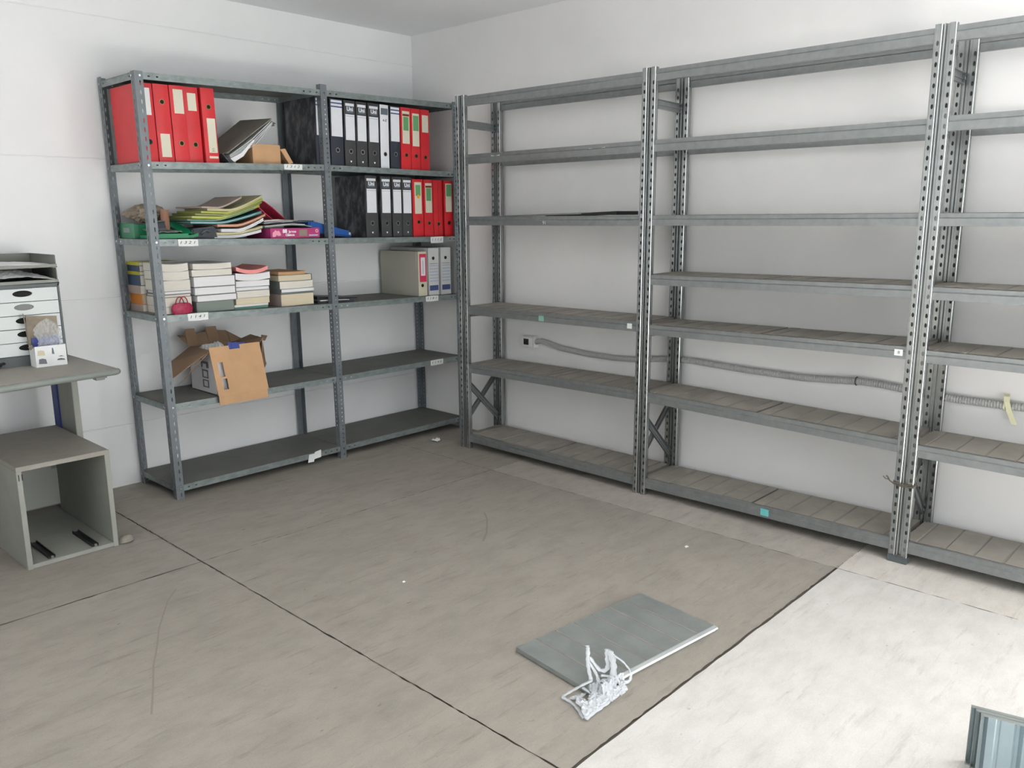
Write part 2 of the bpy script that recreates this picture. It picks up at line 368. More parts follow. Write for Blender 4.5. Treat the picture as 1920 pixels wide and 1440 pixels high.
# back wall of sandwich panels with narrow horizontal grooves
prof = []
zs = [-.006]
for zz in (.320, .968, 1.635, 2.287): zs.append(zz)
poly = [(0.0, -.006)]
for zz in (.320, .968, 1.635, 2.287): poly += [(0.0, zz - .0032), (.0035, zz - .0010), (.0035, zz + .0010), (0.0, zz + .0032)]
poly += [(0.0, H), (.12, H), (.12, -.006)]
mb = MB(); mb.prism(poly, lambda u, v, t: (t, u, v), XW, 0.0); struct(mb.build('wall_back', M['wall']))
mb = MB(); mb.box(0, .12, YW, .12, -.006, H); struct(mb.build('wall_right', M['plaster']))
# wall behind the camera with an open loading doorway, side wall with a window
mb = MB(); mb.box(XW, -4.0, YW - .12, YW, 0, H); mb.box(.0, .12, YW - .12, YW, 0, H); mb.box(-4.0, 0, YW - .12, YW, 2.42, H); struct(mb.build('wall_front', M['wall']))
mb = MB(); mb.box(XW - .12, XW, YW, -4.2, 0, H); mb.box(XW - .12, XW, -1.9, 0, 0, H); mb.box(XW - .12, XW, -4.2, -1.9, 0, .75); mb.box(XW - .12, XW, -4.2, -1.9, 2.25, H)
struct(mb.build('wall_left', M['wall']))

# ------------------------------------------------------------------ galvanised boltless rack along the right wall
XF, XR = -.335, -.030        # outer front and rear faces
rack = thing('metal_storage_rack', 'long galvanised steel shelving run with ribbed decks along the right wall', 'shelving', (XF, -.783, 0))
PW = .070
def post(y, x, facing, name='upright', h=2.005, base=0.0, depth=.026, hpitch=.0355, foot=False):
    """omega-shaped perforated upright; facing=-1 front face looks to -x"""
    mb = MB(); d = .014
    X = lambda v: x + v      # v grows away from the viewer
    yl, yr = y + PW / 2, y - PW / 2
    nh = int((h - base - .03) / hpitch)
    for (ya, wd) in ((yl, .022), (yr + .022, .022)):
        holes = [(0.02 + k * hpitch, wd / 2 + .001, .0088, .0046) for k in range(nh)]
        mb.strip((X(.0018), ya, base), (0, 0, 1), (0, -1, 0), h - base, wd, .0018, holes)
        mb.box(X(.0105), X(.012), ya - wd + .001, ya - .001, base, h, 1)      # dark backing that paints shade into the perforations
    # centre channel: bright return walls and a shallow groove
    c = [(yl - .022, 0), (yl - .0235, d * .8), (y + .006, d * .8), (y + .004, d * .35), (y + .0005, d * .35), (y - .0015, d * .95), (yr + .0245, d * .95), (yr + .022, 0)]
    outer = c + [(a, b + .0018) for a, b in reversed(c)]
    for i in range(len(c) - 1):
        (a0, b0), (a1, b1) = c[i], c[i + 1]
        mb.hexa([(X(b0), a0, base), (X(b1), a1, base), (X(b1 + .0018), a1, base), (X(b0 + .0018), a0, base), (X(b0), a0, h), (X(b1), a1, h), (X(b1 + .0018), a1, h), (X(b0 + .0018), a0, h)])
    mb.box(X(0), X(depth), yl - .0018, yl, base, h); mb.box(X(0), X(depth), yr, yr + .0018, base, h)
    for yy_, xx_ in ((yr + .0012, .0012), (yl - .0225, .0014), (y + .0045, .0065))[:3 if name == 'upright' else 1]: mb.tube([(X(xx_), yy_, base), (X(xx_), yy_, h)], .0023 if yy_ != y + .0045 else .0015, 12, 2)  # slim tubes added so the edges show a bright highlight
    mb.box(X(depth - .0018), X(depth), yl - .016, yl, base, h); mb.box(X(depth - .0018), X(depth), yr, yr + .016, base, h)
    o = mb.build(name, [M['galv_post'], M['galv_shade'], M['edge_glint']], rack)
    if foot:
        f = MB(); f.box(X(-.003), X(depth + .004), yl + .003 - 0, yr - .003, 0, .028); f.build('foot_cap', M['frame'], o, bevel=.002)
    return o
posts_y = [-.788, -2.030, -3.262, -4.494]
for i, y in enumerate(posts_y):
    post(y, XF, -1, foot=(i >= 2), base=0.0 if i < 2 else .004)
    post(y, XR - .026, -1, name='rear_upright')
    yy = y
    def cbar(a, b, wd, name='brace'):
        a, b = Vector(a), Vector(b); d = (b - a).normalized(); n = Vector((0, -1, 0)); q = d.cross(n).normalized() * wd / 2
        k = MB()
        k.hexa([a - q, b - q, b + q, a + q, a - q + n * .0015, b - q + n * .0015, b + q + n * .0015, a + q + n * .0015])
        for sgn in (-1, 1):
            e = q * sgn; e2 = q * sgn * .86
            k.hexa([a + e2, b + e2, b + e, a + e, a + e2 + n * .012, b + e2 + n * .012, b + e + n * .012, a + e + n * .012])
        k.hexa([a - q * .15, b - q * .15, b + q * .15, a + q * .15, a - q * .15 + n * .006, b - q * .15 + n * .006, b + q * .15 + n * .006, a + q * .15 + n * .006])
        for e in (a, b):
            c = e + (d * .012 if e is a else -d * .012)
            k.ring((c.x, c.y - .014, c.z), 'y', 0, .006, .004, 8)
        return k.build(name, M['galv'], rack)
    fx, rx = XF + .020, XR - .012
    cbar((fx, yy + .010, .405), (rx, yy + .010, .135), .034); cbar((rx, yy + .026, .415), (fx, yy + .026, .15), .030)
    cbar((fx, yy + .014, 1.858), (rx, yy + .014, 1.852), .042, 'strut'); cbar((fx, yy + .014, .800), (rx, yy + .014, .795), .040, 'strut')
# levels: (bay, left height, right height)
LV = {7: [(1.998, 1.9916), (1.9942, 1.9943), (1.9938, 1.995)], 6: [(1.689, 1.690), (1.6896, 1.6878), (1.6934, 1.693)],
      5: [(1.3506, 1.3512), (1.3531, 1.3556), (1.3557, 1.355)], 4: [None, (1.0806, 1.0905), (1.0891, 1.089)],
      3: [(.8465, .8528), (.8442, .8592), (.8528, .853)], 2: [(.5065, .5172), (.5162, .4929), (.4854, .480)], 1: [(.0891, .0853), (.0839, .0931), (.0937, .094)]}
def beam(x, y0, z0, y1, z1, hb, front):
    k = MB(); s_ = 1 if front else -1     # profile in (x, z), outward is -x for the front beam
    if front: pr = [(x, -hb), (x, -hb * .42), (x + .006, -hb * .34), (x + .006, 0), (x + .020, 0), (x + .020, -.0018), (x + .0078, -.0018), (x + .0078, -hb + .0018), (x + .022, -hb + .0018), (x + .022, -hb)]
    else: pr = [(x, -hb), (x, -hb + .0018), (x + .016, -hb + .0018), (x + .016, -hb * .40), (x + .011, -hb * .34), (x + .011, -.0018), (x, -.0018), (x, 0), (x + .013, 0), (x + .013, -hb * .33), (x + .018, -hb * .39), (x + .018, -hb)]
    k.prism([(a, b + z0) for a, b in pr], lambda u, v, t: (u, y0 if t == 0 else y1, v + (0 if t == 0 else z1 - z0)), 0, 1)
    # end connectors with hooks
    for (yy, zz, sg) in ((y0, z0, -1), (y1, z1, 1)):
        xa = x - .0015 if front else x + .014
        k.box(xa + .006, xa + .009, yy, yy - sg * .016, zz - hb - .012, zz + .006)
    return k.build('beam' if front else 'rear_beam', M['galv'], rack)
def deck(x0, x1, y0, z0, y1, z1, ribs, mt, parent, name='deck_panel', lip=.022, thick=.0016):
    """one ribbed steel deck panel between y0 and y1 (y0>y1), sloping from z0 to z1"""
    k = MB(); n = ribs; pts = [0.0]; L = y0 - y1
    for i in range(n):
        c = L * (i + .5) / n
        pts += [c - .0055, c - .002, c + .002, c + .0055]
    pts.append(L); top = []
    for i, s_ in enumerate(pts):
        dz = -.0035 if (i - 1) % 4 in (1, 2) and 0 < i < len(pts) - 1 else 0
        top.append((x0, y0 - s_, z0 + (z1 - z0) * s_ / L + dz))
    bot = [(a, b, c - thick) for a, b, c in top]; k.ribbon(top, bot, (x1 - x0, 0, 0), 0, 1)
    for (yy, zz, sg) in ((y0, z0, -1), (y1, z1, 1)):
        k.box(x0, x1, yy, yy + sg * thick, zz - lip, zz - thick * .2)
    for xx, sg in ((x0, 1), (x1, -1)):
        k.hexa([(xx, y0, z0 - lip), (xx + sg * thick, y0, z0 - lip), (xx + sg * thick, y1, z1 - lip), (xx, y1, z1 - lip), (xx, y0, z0 - .0002), (xx + sg * thick, y0, z0 - .0002), (xx + sg * thick, y1, z1 - .0002), (xx, y1, z1 - .0002)])
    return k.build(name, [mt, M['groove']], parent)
for lv, bays in LV.items():
    hb = .052 if lv >= 6 else .046
    for bi, bz in enumerate(bays):
        if not bz: continue
        ya, yb = posts_y[bi] - PW / 2 - .001, posts_y[bi + 1] + PW / 2 + .001
        beam(XF + .003, ya, bz[0], yb, bz[1], hb, True); beam(XR - .026, ya, bz[0] - .001, yb, bz[1] - .001, hb, False)
        if lv <= 5:
            ymid = (ya + yb) / 2 + (.02 if bi == 1 else 0); zm = (bz[0] + bz[1]) / 2
            f = .0015
            deck(XF + .026, XR - .012, ya - .004 + .030, bz[0] + f, ymid + .005, zm + f, 6, M['deck'], rack)
            deck(XF + .026, XR - .012, ymid - .005, zm + f, yb + .004 - .030, bz[1] + f, 6, M['deck'], rack)
# stickers, chalk marks and torn paper stuck to the beams
def sticker(y0, y1, z0, z1, mt, name='sticker', x=XF + .0025, jag=0):
    k = MB()
    if jag:
        k.prism([(y0, z1), (y0 - abs(y0 - y1) * .45, z1 - .004), (y0 - abs(y0 - y1) * .3, z1 - .008), (y1, z1 + .001), (y1, z0), (y0 - abs(y0 - y1) * .7, z0 + .004), (y0 - abs(y0 - y1) * .5, z0 - .002), (y0 - abs(y0 - y1) * .6, (z0 + z1) / 2 + .002), (y0 - .004, (z0 + z1) / 2 + .004)], lambda u, v, t: (t, u, v), x - .0006, x)
    else: k.box(x - .0006, x, y1, y0, z0, z1)
    return k.build(name, mt, rack)
sticker(-1.369, -1.404, .808, .836, M['tealtag2'])['label'] = 'dull turquoise sticker'
sticker(-2.678, -2.716, .052, .083, M['tealtag'])['label'] = 'bright turquoise sticker'
s_ = sticker(-3.184, -3.215, .824, .848, M['tag'], 'price_sticker'); s_['label'] = 'white sticker with a figure 8'
text('8', .017, M['ink'], s_, (XF + .0015, -3.2005, .836), FX, 'lettering')
s_ = sticker(-1.940, -1.968, .818, .843, M['tag'], 'price_sticker'); s_['label'] = 'pale sticker with a curled corner'
sticker(-1.685, -1.785, 1.650, 1.674, M['paper'], 'torn_paper', XF + .0085, 1)['label'] = 'torn white paper remnant'
sticker(-1.020, -1.085, 1.652, 1.676, M['paper'], 'torn_paper', XF + .0085, 1)['label'] = 'torn white paper remnant'
text('91', .026, M['tag'], rack, (XF + .0020, -1.408, 1.318), FX, 'chalk_mark')

# wire twisted round the third upright
k = MB(); yc = posts_y[2]; zc = .315
loop = [(XF - .005, yc + .037, zc + .006), (XF - .006, yc, zc), (XF - .005, yc - .037, zc + .004), (XF + .012, yc - .040, zc + .005), (XF + .030, yc - .037, zc + .003), (XF + .033, yc, zc + .004), (XF + .030, yc + .037, zc + .006), (XF + .010, yc + .040, zc + .008)]
k.tube(loop, .0028, 6, closed=True); k.tube([(p[0], p[1], p[2] + .007) for p in loop], .0022, 6, closed=True)
k.tube([(XF - .004, yc + .038, zc + .008), (XF - .008, yc + .050, zc + .016), (XF - .006, yc + .058, zc + .028), (XF - .008, yc + .064, zc + .034)], .0028, 6)
k.tube([(XF - .006, yc + .052, zc + .020), (XF - .012, yc + .064, zc + .022), (XF - .010, yc + .075, zc + .030)], .0024, 6)
tag(k.build('wire_tie', M['wire']), 'rusty wire twisted round the third rack upright from the corner', 'wire')

# dark rubber sheet and loose deck plate on the third level of the corner bay
t = thing('sheet_metal_offcut', 'grey metal strip lying flat on the third shelf down in the corner bay', 'metal sheet', (-.2, -1.30, 1.353))
k = MB(); k.hexa([(-.29, -.93, 1.3535), (-.05, -.93, 1.3535), (-.05, -1.60, 1.3605), (-.29, -1.60, 1.3605), (-.29, -.93, 1.3550), (-.05, -.93, 1.3550), (-.05, -1.60, 1.3690), (-.29, -1.60, 1.3690)]); k.build('plate', M['deck_clean'], t)
k = MB(); k.ribbon([(-.27, -1.36, 1.357), (-.27, -1.55, 1.3600), (-.27, -1.62, 1.3675), (-.27, -1.82, 1.3750)], [(-.27, -1.36, 1.3535), (-.27, -1.55, 1.3540), (-.27, -1.62, 1.3575), (-.27, -1.82, 1.3570)], (.18, 0, 0))
k2 = k.build('rubber_mat', M['black'])
tag(k2, 'black rubber mat with a raised end lying beyond the metal strip', 'mat')

# ------------------------------------------------------------------ bolted shelving unit against the back wall
YF = -.4257
ROX = -1.9385
unit = thing('bolted_shelving_unit', 'grey bolted steel shelving unit with six shelves filled with binders and books', 'shelving', (-.97, -.22, 0))
LEG = .037
def lpost(xb, xt, y, dx, dy, h, kind, name='angle_post', zb=0.0):
    """angle upright: corner at (x,y); legs run dx along x and dy along y"""
    mb = MB(); U = Vector((xt - xb, 0, h - zb)); L = U.length
    if kind == 'slot': pitch, hl, hw = .040, .0115, .0034
    elif kind == 'hole': pitch, hl, hw = .0245, .0050, .0042
    else: pitch = 0
    holes = [(.022 + i * pitch, LEG * .60, hl, hw) for i in range(int((L - .03) / pitch))] if pitch else []
    O = Vector((xb, y, zb))
    mb.strip(O, U, (dx, 0, 0), L, LEG, .0018, holes); mb.strip(O, U, (0, dy, 0), L, LEG, .0018, holes)
    return mb.build(name, M['grey_steel'], unit)
PX = {'L': (-1.930, -1.952), 'M': (-.968, -.988), 'R': (-.006, -.019)}
lpost(*PX['L'], YF, 1, 1, 1.992, 'slot'); lpost(*PX['L'], -.018, 1, -1, 2.006, 'slot', 'rear_post')
lpost(*PX['M'], YF - .002, 1, 1, 2.035, 'hole'); lpost(*PX['R'], YF, -1, 1, 2.030, 'hole')
lpost(-.948, -.962, -.018, -1, -1, 2.03, None, 'rear_post'); lpost(-.006, -.019, -.018, -1, -1, 2.025, 'hole', 'rear_post')
A = {1: (.0695, .0724, .0750), 2: (.4771, .4773, .4776), 3: (.9051, .8860, .8733), 4: (1.2589, 1.2415, 1.2322), 5: (1.6035, 1.6274, 1.6202), 6: (1.9882, 2.0071, 2.0218)}
def sz(l, x):   # height of shelf l at x
    a, b, c = A[l]
    return a + (b - a) * (x + 1.93) / .96 if x < -.97 else b + (c - b) * (x + .97) / .96
LIP = .031
def shelf(l, bay):
    za, zb_ = (A[l][0], A[l][1]) if bay == 0 else (A[l][1], A[l][2])
    lean = lambda z, X: X[0] + (X[1] - X[0]) * z / 2.0
    x0 = lean(za, PX['L' if bay == 0 else 'M']) + .002; x1 = lean(zb_, PX['M' if bay == 0 else 'R']) - .001
    y0, y1 = YF + .0035, -.020
    k = MB(); L = x1 - x0
    def P(s_, y, z): return (x0 + L * s_, y, za + (zb_ - za) * s_ + z)
    k.hexa([P(0, y0, -.0015), P(1, y0, -.0015), P(1, y1, -.0015), P(0, y1, -.0015), P(0, y0, 0), P(1, y0, 0), P(1, y1, 0), P(0, y1, 0)], 0)
    U = Vector((L, 0, zb_ - za)); V = Vector((0, 0, 1))
    hl = [(c, LIP * .5, .0062, .0036) for c in ((.062, .100) if bay == 0 else (.018, .060, .098))] + [(L - c, LIP * .5, .0058, .0036) for c in (((.098, .060, .022) if bay == 0 else (.075, .045)))]
    k.strip(Vector(P(0, y0, -LIP)) + Vector((0, -.0015, 0)), U, V, U.length, LIP, -.0015, hl, 1)
    k.strip(Vector(P(0, y1, -LIP)), U, V, U.length, LIP, .0015, hl, 1)
    for s_, sg in ((0, -1), (1, 1)):
        q = P(s_, y0, -LIP)
        k.strip(q, (0, 1, 0), (0, 0, 1), y1 - y0, LIP, .0015 * (1 if s_ == 0 else -1), [(.055, LIP * .5, .006, .0036), (y1 - y0 - .055, LIP * .5, .006, .0036)], 1)
    for s_, yy in ((0, y0 - .004), (1, y0 - .004)):
        c = P(0.0, yy, -LIP / 2) if s_ == 0 else P(1, yy, -LIP / 2)
        k.ring((c[0] + (.020 if s_ == 0 else (-.018 if bay == 1 else .02)), c[1] - .003, c[2]), 'y', 0, .0052, .004, 8, 2)
    k.ring((x0 + .022, y1 - .0035, za - LIP / 2), 'y', 0, .005, .003, 8, 2)
    if bay == 0: k.ring((x0 - .006, y0 + .024, za - LIP / 2), 'x', 0, .0052, .004, 8, 2); k.ring((x0 - .006, y1 - .02, za - LIP / 2), 'x', 0, .0052, .004, 8, 2)
    return k.build('shelf', [M['grey_tray'], M['grey_lip'], M['bolt']], unit)
for l in A:
    shelf(l, 0); shelf(l, 1)
def shelf_tag(x0, x1, ztop, zbot, txt, lab, slope=0.0, size=.019):
    k = MB(); y = YF - .0008
    k.prism([(x0, ztop), (x0 + .0012, zbot), ((x0 + x1) / 2, zbot - .001 + slope / 2), (x1 - .001, zbot + slope), (x1, ztop + slope), ((x0 + x1) / 2, ztop + slope / 2 + .001)], lambda u, v, t: (u, t, v), y - .0006, y)
    o = k.build('paper_tag', M['tag'], unit); o['label'] = lab
    text(txt, size, M['ink'], o, ((x0 + x1) / 2 - .004, y - .0011, (ztop + zbot + slope) / 2 + .001), (PI / 2, -math.atan2(slope, x1 - x0), 0), 'handwriting', sx=1.5, shear=.25)
shelf_tag(-1.2304, -1.1223, 1.6249 - .004, 1.5943, '1 3 1 2', 'white paper tag with faint handwriting', .001)
shelf_tag(-1.8197, -1.7204, 1.2553, 1.224, '1 3 2 1', 'white paper tag with handwritten figures', -.002)
shelf_tag(-1.803, -1.6985, .9050 - .002, .869, '1 1 4 1', 'white paper tag with handwritten figures', .000)
shelf_tag(-.2526, -.150, 1.2326, 1.196, '1 1 1 2', 'white paper tag with faint handwriting', .001)
shelf_tag(-.3025, -.2002, .8775, .845, '1 1 8 1', 'white paper tag with handwritten figures', .000)
shelf_tag(-.2772, -.1723, .4775, .445, '1 1 4 5', 'greyish paper tag with faint handwriting', .000)
k = MB(); k.prism([(-1.179, .068), (-1.188, .024), (-1.150, .022), (-1.138, .068)], lambda u, v, t: (u, t, v), YF - .0016, YF - .0008); k.prism([(-1.142, .076), (-1.150, .036), (-1.103, .040), (-1.101, .082)], lambda u, v, t: (u, t, v), YF - .0022, YF - .0016)
o = k.build('paper_tag', M['tag'], unit); o['label'] = 'two torn white tags stuck crookedly'

# ------------------------------------------------------------------ lever-arch binders
def binder(x0, x1, y, z, h, style, label, group, lean=0.0, depth=.288, dy=0.0):
    wd = x1 - x0 - .001; xc = (x0 + x1) / 2
    red = style.startswith('red'); t = thing('lever_arch_binder', label, 'binder', (xc, y + dy, z), (0, lean, 0), group)
    spine = M['red'] if red else M['whitelab'] if style == 'white' else M['spinenavy'] if style == 'stripe' else M['spineblk']
    side = M['red'] if red else M['marble']
    k = MB(); a = wd / 2; th = .0028
    # slightly rounded spine board
    n = 8; outer = [(-a + wd * i / n, -.0022 * math.sin(PI * i / n)) for i in range(n + 1)]
    k.prism(outer + [(u, v + th) for u, v in reversed(outer)], lambda u, v, q: (u, v, q), 0, h, 0)
    k.box(-a, -a + th, .002, depth, 0, h, 1); k.box(a - th, a, .002, depth, 0, h, 1)
    k.build('cover', [spine, side], t, world=False, bevel=.0008)
    k = MB(); k.box(-a + th + .006, a - th - .006, .03, depth - .012, .008, h - .022); k.build('paper_stack', M['pages'], t, world=False, bevel=.001)
    f = lambda q: h * (1 - q)
    yy = -.0026
    def lab(q0, q1, wf, mi, k, off=0.0, dx=0.0): k.box(-a * wf + dx, a * wf + dx, yy - .0006 - off, yy + .002, f(q1), f(q0), mi)
    def finish(k, mats, parts='spine_label'):
        return k.build(parts, mats, t, world=False)
    def ring(q, mt, r=.0125, dx=0.0):
        k = MB(); k.ring((dx, yy - .0016, f(q)), 'y', r * .74, r, .0022, 22, 0); k.ring((dx, yy - .0006, f(q)), 'y', 0, r * .76, .001, 22, 1); k.build('finger_ring', [mt, M['dark']], t, world=False)
    s = style
    if s == 'uni':
        k = MB(); lab(.045, .085, .76, 0, k); lab(.088, .185, .60, 1, k); lab(.10, .15, .86, 2, k, -.0002); lab(.205, .60, .80, 0, k); lab(.205, .212, .80, 1, k, .0002); lab(.236, .240, .80, 1, k, .0002)
        o = finish(k, [M['whitelab'], M['logoblk'], M['spineblk']])
        text('Uni', .030, M['logowhite'], o, (0, yy - .0013, f(.132)), FY, 'logo', world=False, bold=.0006)
        k = MB(); k.prism([(0, -.0055), (.005, .001), (.0045, .0045), (.002, .0052), (0, .003), (-.002, .0052), (-.0045, .0045), (-.005, .001)], lambda u, v, q: (u, q, v + f(.925)), yy - .0008, yy + .001); k.build('heart_mark', M['logowhite'], t, world=False)
        ring(.77, M['ring'])
    elif s == 'stripe':
        k = MB(); lab(.02, .56, .86, 0, k); lab(.055, .075, .86, 1, k, .0003); lab(.108, .128, .86, 1, k, .0003); finish(k, [M['whitelab'], M['bluelab']]); ring(.765, M['ring'])
    elif s == 'white':
        k = MB(); lab(.055, .155, .80, 0, k); lab(.02, .045, .80, 1, k); o = finish(k, [M['logoblk'], M['paper']])
        text('A-Z', .017, M['ink'], o, (0, yy - .0013, f(.245)), FY, 'lettering', world=False, bold=.0004); ring(.775, M['ring'])
    elif s == 'red_a': k = MB(); lab(.06, .40, .62, 0, k); finish(k, [M['paper']]); ring(.74, M['black'])
    elif s == 'red_b': k = MB(); lab(.63, .93, .62, 0, k); finish(k, [M['cream']]); ring(.225, M['brass'])
    elif s == 'red_c': k = MB(); lab(.05, .36, .64, 0, k, 0, .003); finish(k, [M['cream']]); ring(.745, M['brass'])
    elif s == 'red_d': k = MB(); lab(.08, .31, .62, 0, k); finish(k, [M['cream']]); ring(.755, M['brass'])
    elif s == 'red_e':
        k = MB(); lab(.40, .86, .62, 0, k, 0, .006); lab(.905, .935, .66, 0, k, 0, .006); o = finish(k, [M['cream']])
        k = MB(); k.ring((.006, yy - .0012, f(.81)), 'y', .004, .0052, .0006, 12); k.box(-.002, .014, yy - .0012, yy - .0006, f(.84), f(.835)); k.build('printed_mark', M['ink'], o, world=False); ring(.25, M['brass'])
    elif s == 'red_f': k = MB(); lab(.06, .58, .70, 0, k); lab(.105, .14, .66, 1, k, .0003); lab(.15, .37, .52, 2, k, .0003); finish(k, [M['cream'], M['brownlab'], M['greenlab']]); ring(.765, M['brass'])
    elif s == 'red_g': k = MB(); lab(.08, .61, .72, 0, k); lab(.115, .36, .60, 1, k, .0003); finish(k, [M['cream'], M['greenlab']]); ring(.77, M['brass'])
    elif s == 'red_h': k = MB(); lab(.09, .37, .68, 0, k); finish(k, [M['cream']]); ring(.78, M['brass'])
    elif s == 'red_i': k = MB(); lab(.05, .60, .64, 0, k); lab(.10, .29, .46, 1, k, .0003); k.ring((.002, yy - .0016, f(.30)), 'y', 0, .011, .001, 14, 2); finish(k, [M['cream'], M['greenlab'], M['orange']]); ring(.745, M['brass'])
    elif s == 'red_plain': k = MB(); k.box(-.0008, .0008, yy - .0004, yy + .001, f(.97), f(.03)); k.build('spine_crease', M['redin'], t, world=False); ring(.78, M['brass'])
    elif s == 'red_k': k = MB(); lab(.05, .56, .70, 0, k); lab(.07, .28, .58, 1, k, .0003); finish(k, [M['cream'], M['greenlab']]); ring(.76, M['black'])
    return t
yb = -.386
xs = [-1.928, -1.855, -1.779, -1.7035, -1.628, -1.557]
G1 = 'red binders at the left end of the top row'
for i, (st, lb) in enumerate((('red_a', 'red binder at the left end of the top row, half hidden by the corner post'), ('red_b', 'red binder stood upside down with brass ring above a square cream label'), ('red_c', 'red binder with a tall cream label at the top, third from the left post'), ('red_d', 'red binder with the shortest cream label high on its spine'), ('red_e', 'red binder with a long cream label low on its spine beside the leaning folder'))):
    binder(xs[i] + .001, xs[i + 1] - (.006 if i == 3 else .002), yb, sz(5, xs[i]) + .001, .345, st, lb, G1, -.016, dy=(.012 if i == 3 else 0.0))
G2 = 'black marbled binders in the top row'
for x0, x1, st, lb in ((-1.005, -.925, 'stripe', 'black marbled binder standing behind the middle post, marbled side in view'), (-.912, -.829, 'stripe', 'navy binder with blue-striped white label, just right of the middle post'),
                       (-.821, -.746, 'uni', 'first charcoal Uni binder from the left in the top row'), (-.741, -.668, 'uni', 'middle one of three charcoal Uni binders in the top row, worn label'), (-.661, -.583, 'uni', 'charcoal Uni binder in the top row beside the all-white spine'),
                       (-.576, -.515, 'white', 'binder with an all-white spine lettered A-Z in the top row'), (-.506, -.434, 'stripe', 'navy binder with blue-striped white label beside the red ones, top row')):
    binder(x0, x1, yb, sz(5, x0) + .001, .348, st, lb, G2, .014)
G3 = 'red binders at the right end of the top row'
for x0, x1, st, lb in ((-.427, -.352, 'red_f', 'red binder with brown and green bands on its label, top row'), (-.350, -.280, 'red_g', 'red binder with a green-topped cream label in the middle of three, top row'), (-.278, -.208, 'red_h', 'red binder with a short plain cream label ending the top row')):
    binder(x0, x1, yb, sz(5, x0) + .001, .348, st, lb, G3, .010)
G4 = 'charcoal Uni binders in the second row'
for x0, x1, lb in ((-.696, -.613, 'charcoal Uni binder at the left end of the second row, marbled side showing'), (-.588, -.513, 'second charcoal Uni binder from the left in the second row'), (-.505, -.433, 'third charcoal Uni binder from the left in the second row'), (-.431, -.357, 'charcoal Uni binder touching the red ones in the second row')):
    binder(x0, x1, yb, sz(4, x0) + .001, .342, 'uni', lb, G4, .004)
G5 = 'red binders in the second row'
for x0, x1, st, lb in ((-.350, -.267, 'red_i', 'red binder with an orange dot on its green and cream label'), (-.262, -.189, 'red_f', 'red binder with brown and green bands on its label, second row'), (-.187, -.113, 'red_plain', 'red binder without any label in the second row'), (-.098, -.026, 'red_k', 'red binder with green-topped label at the right end of the second row')):
    binder(x0, x1, yb, sz(4, x0) + .001, .335, st, lb, G5, -.004)
# board added to fill the dark gap between two second-row binders
t = thing('wallet_or_gap_board', 'thin dark board added to fill the gap between two Uni binders', 'wallet', (-.600, -.37, sz(4, -.6) + .001))
k = MB(); k.box(-.609, -.604, -.36, -.10, sz(4, -.6) + .001, 1.56); k.box(-.598, -.593, -.365, -.10, sz(4, -.6) + .001, 1.555); k.box(-.609, -.593, -.105, -.10, sz(4, -.6) + .001, 1.555); k.build('cover', M['spineblk'], t); k = MB(); k.box(-.6035, -.5985, -.35, -.11, sz(4, -.6) + .003, 1.54); k.build('sheets', M['pages'], t)

# ------------------------------------------------------------------ leaning folder and small carton on the fifth shelf
t = thing('ring_folder', 'grey board folder full of papers leaning against the red binders', 'folder', (-1.50, -.25, 1.612))
k = MB(); k.plate([(-1.517, -.385, 1.664), (-1.517 - .012, -.10, 1.664), (-1.275, -.10, 1.857), (-1.262, -.385, 1.845)], .004); k.build('front_cover', M['leanpad'], t)
k = MB()
for i in range(5):
    o_ = .0035 * i; c_ = .012 * math.sin(i * 1.3)
    a = Vector((-1.512 + .010 + o_ * .6, -.383 + .002 * i, 1.655 - o_)); b = Vector((-1.262 + .004 + o_ + c_ * .4, -.383 + .002 * i, 1.838 - o_ * 1.1))
    mid = a.lerp(b, .5) + Vector((.006, 0, -.008)) * (1 + i * .35)
    k.ribbon([a, a.lerp(mid, .5) + Vector((.002, 0, -.001)), mid, mid.lerp(b, .5), b], [p + Vector((.0012, 0, -.0016)) for p in (a, a.lerp(mid, .5) + Vector((.002, 0, -.001)), mid, mid.lerp(b, .5), b)], (0, .27, 0))
k.ribbon([(-1.50, -.386, 1.638), (-1.44, -.386, 1.668), (-1.37, -.386, 1.735)], [(-1.482, -.386, 1.622), (-1.43, -.386, 1.652), (-1.365, -.386, 1.731)], (0, .24, 0))
k.build('papers', M['pagesw'], t)
k = MB(); k.plate([(-1.500, -.380, 1.6185), (-1.500, -.10, 1.6185), (-1.400, -.10, 1.6195), (-1.400, -.380, 1.6195)], .004); k.plate([(-1.536, -.384, 1.660), (-1.536, -.10, 1.660), (-1.504, -.10, 1.622), (-1.504, -.384, 1.622)], .004)
k.build('back_cover', M['frame'], t)
k = MB(); k.plate([(-1.268, -.382, 1.838), (-1.268, -.32, 1.838), (-1.236, -.32, 1.822), (-1.236, -.382, 1.822)], .003); k.plate([(-1.262, -.380, 1.828), (-1.262, -.32, 1.828), (-1.240, -.33, 1.812), (-1.240, -.38, 1.812)], .002); k.build('torn_sheet', M['greyfold'], t)

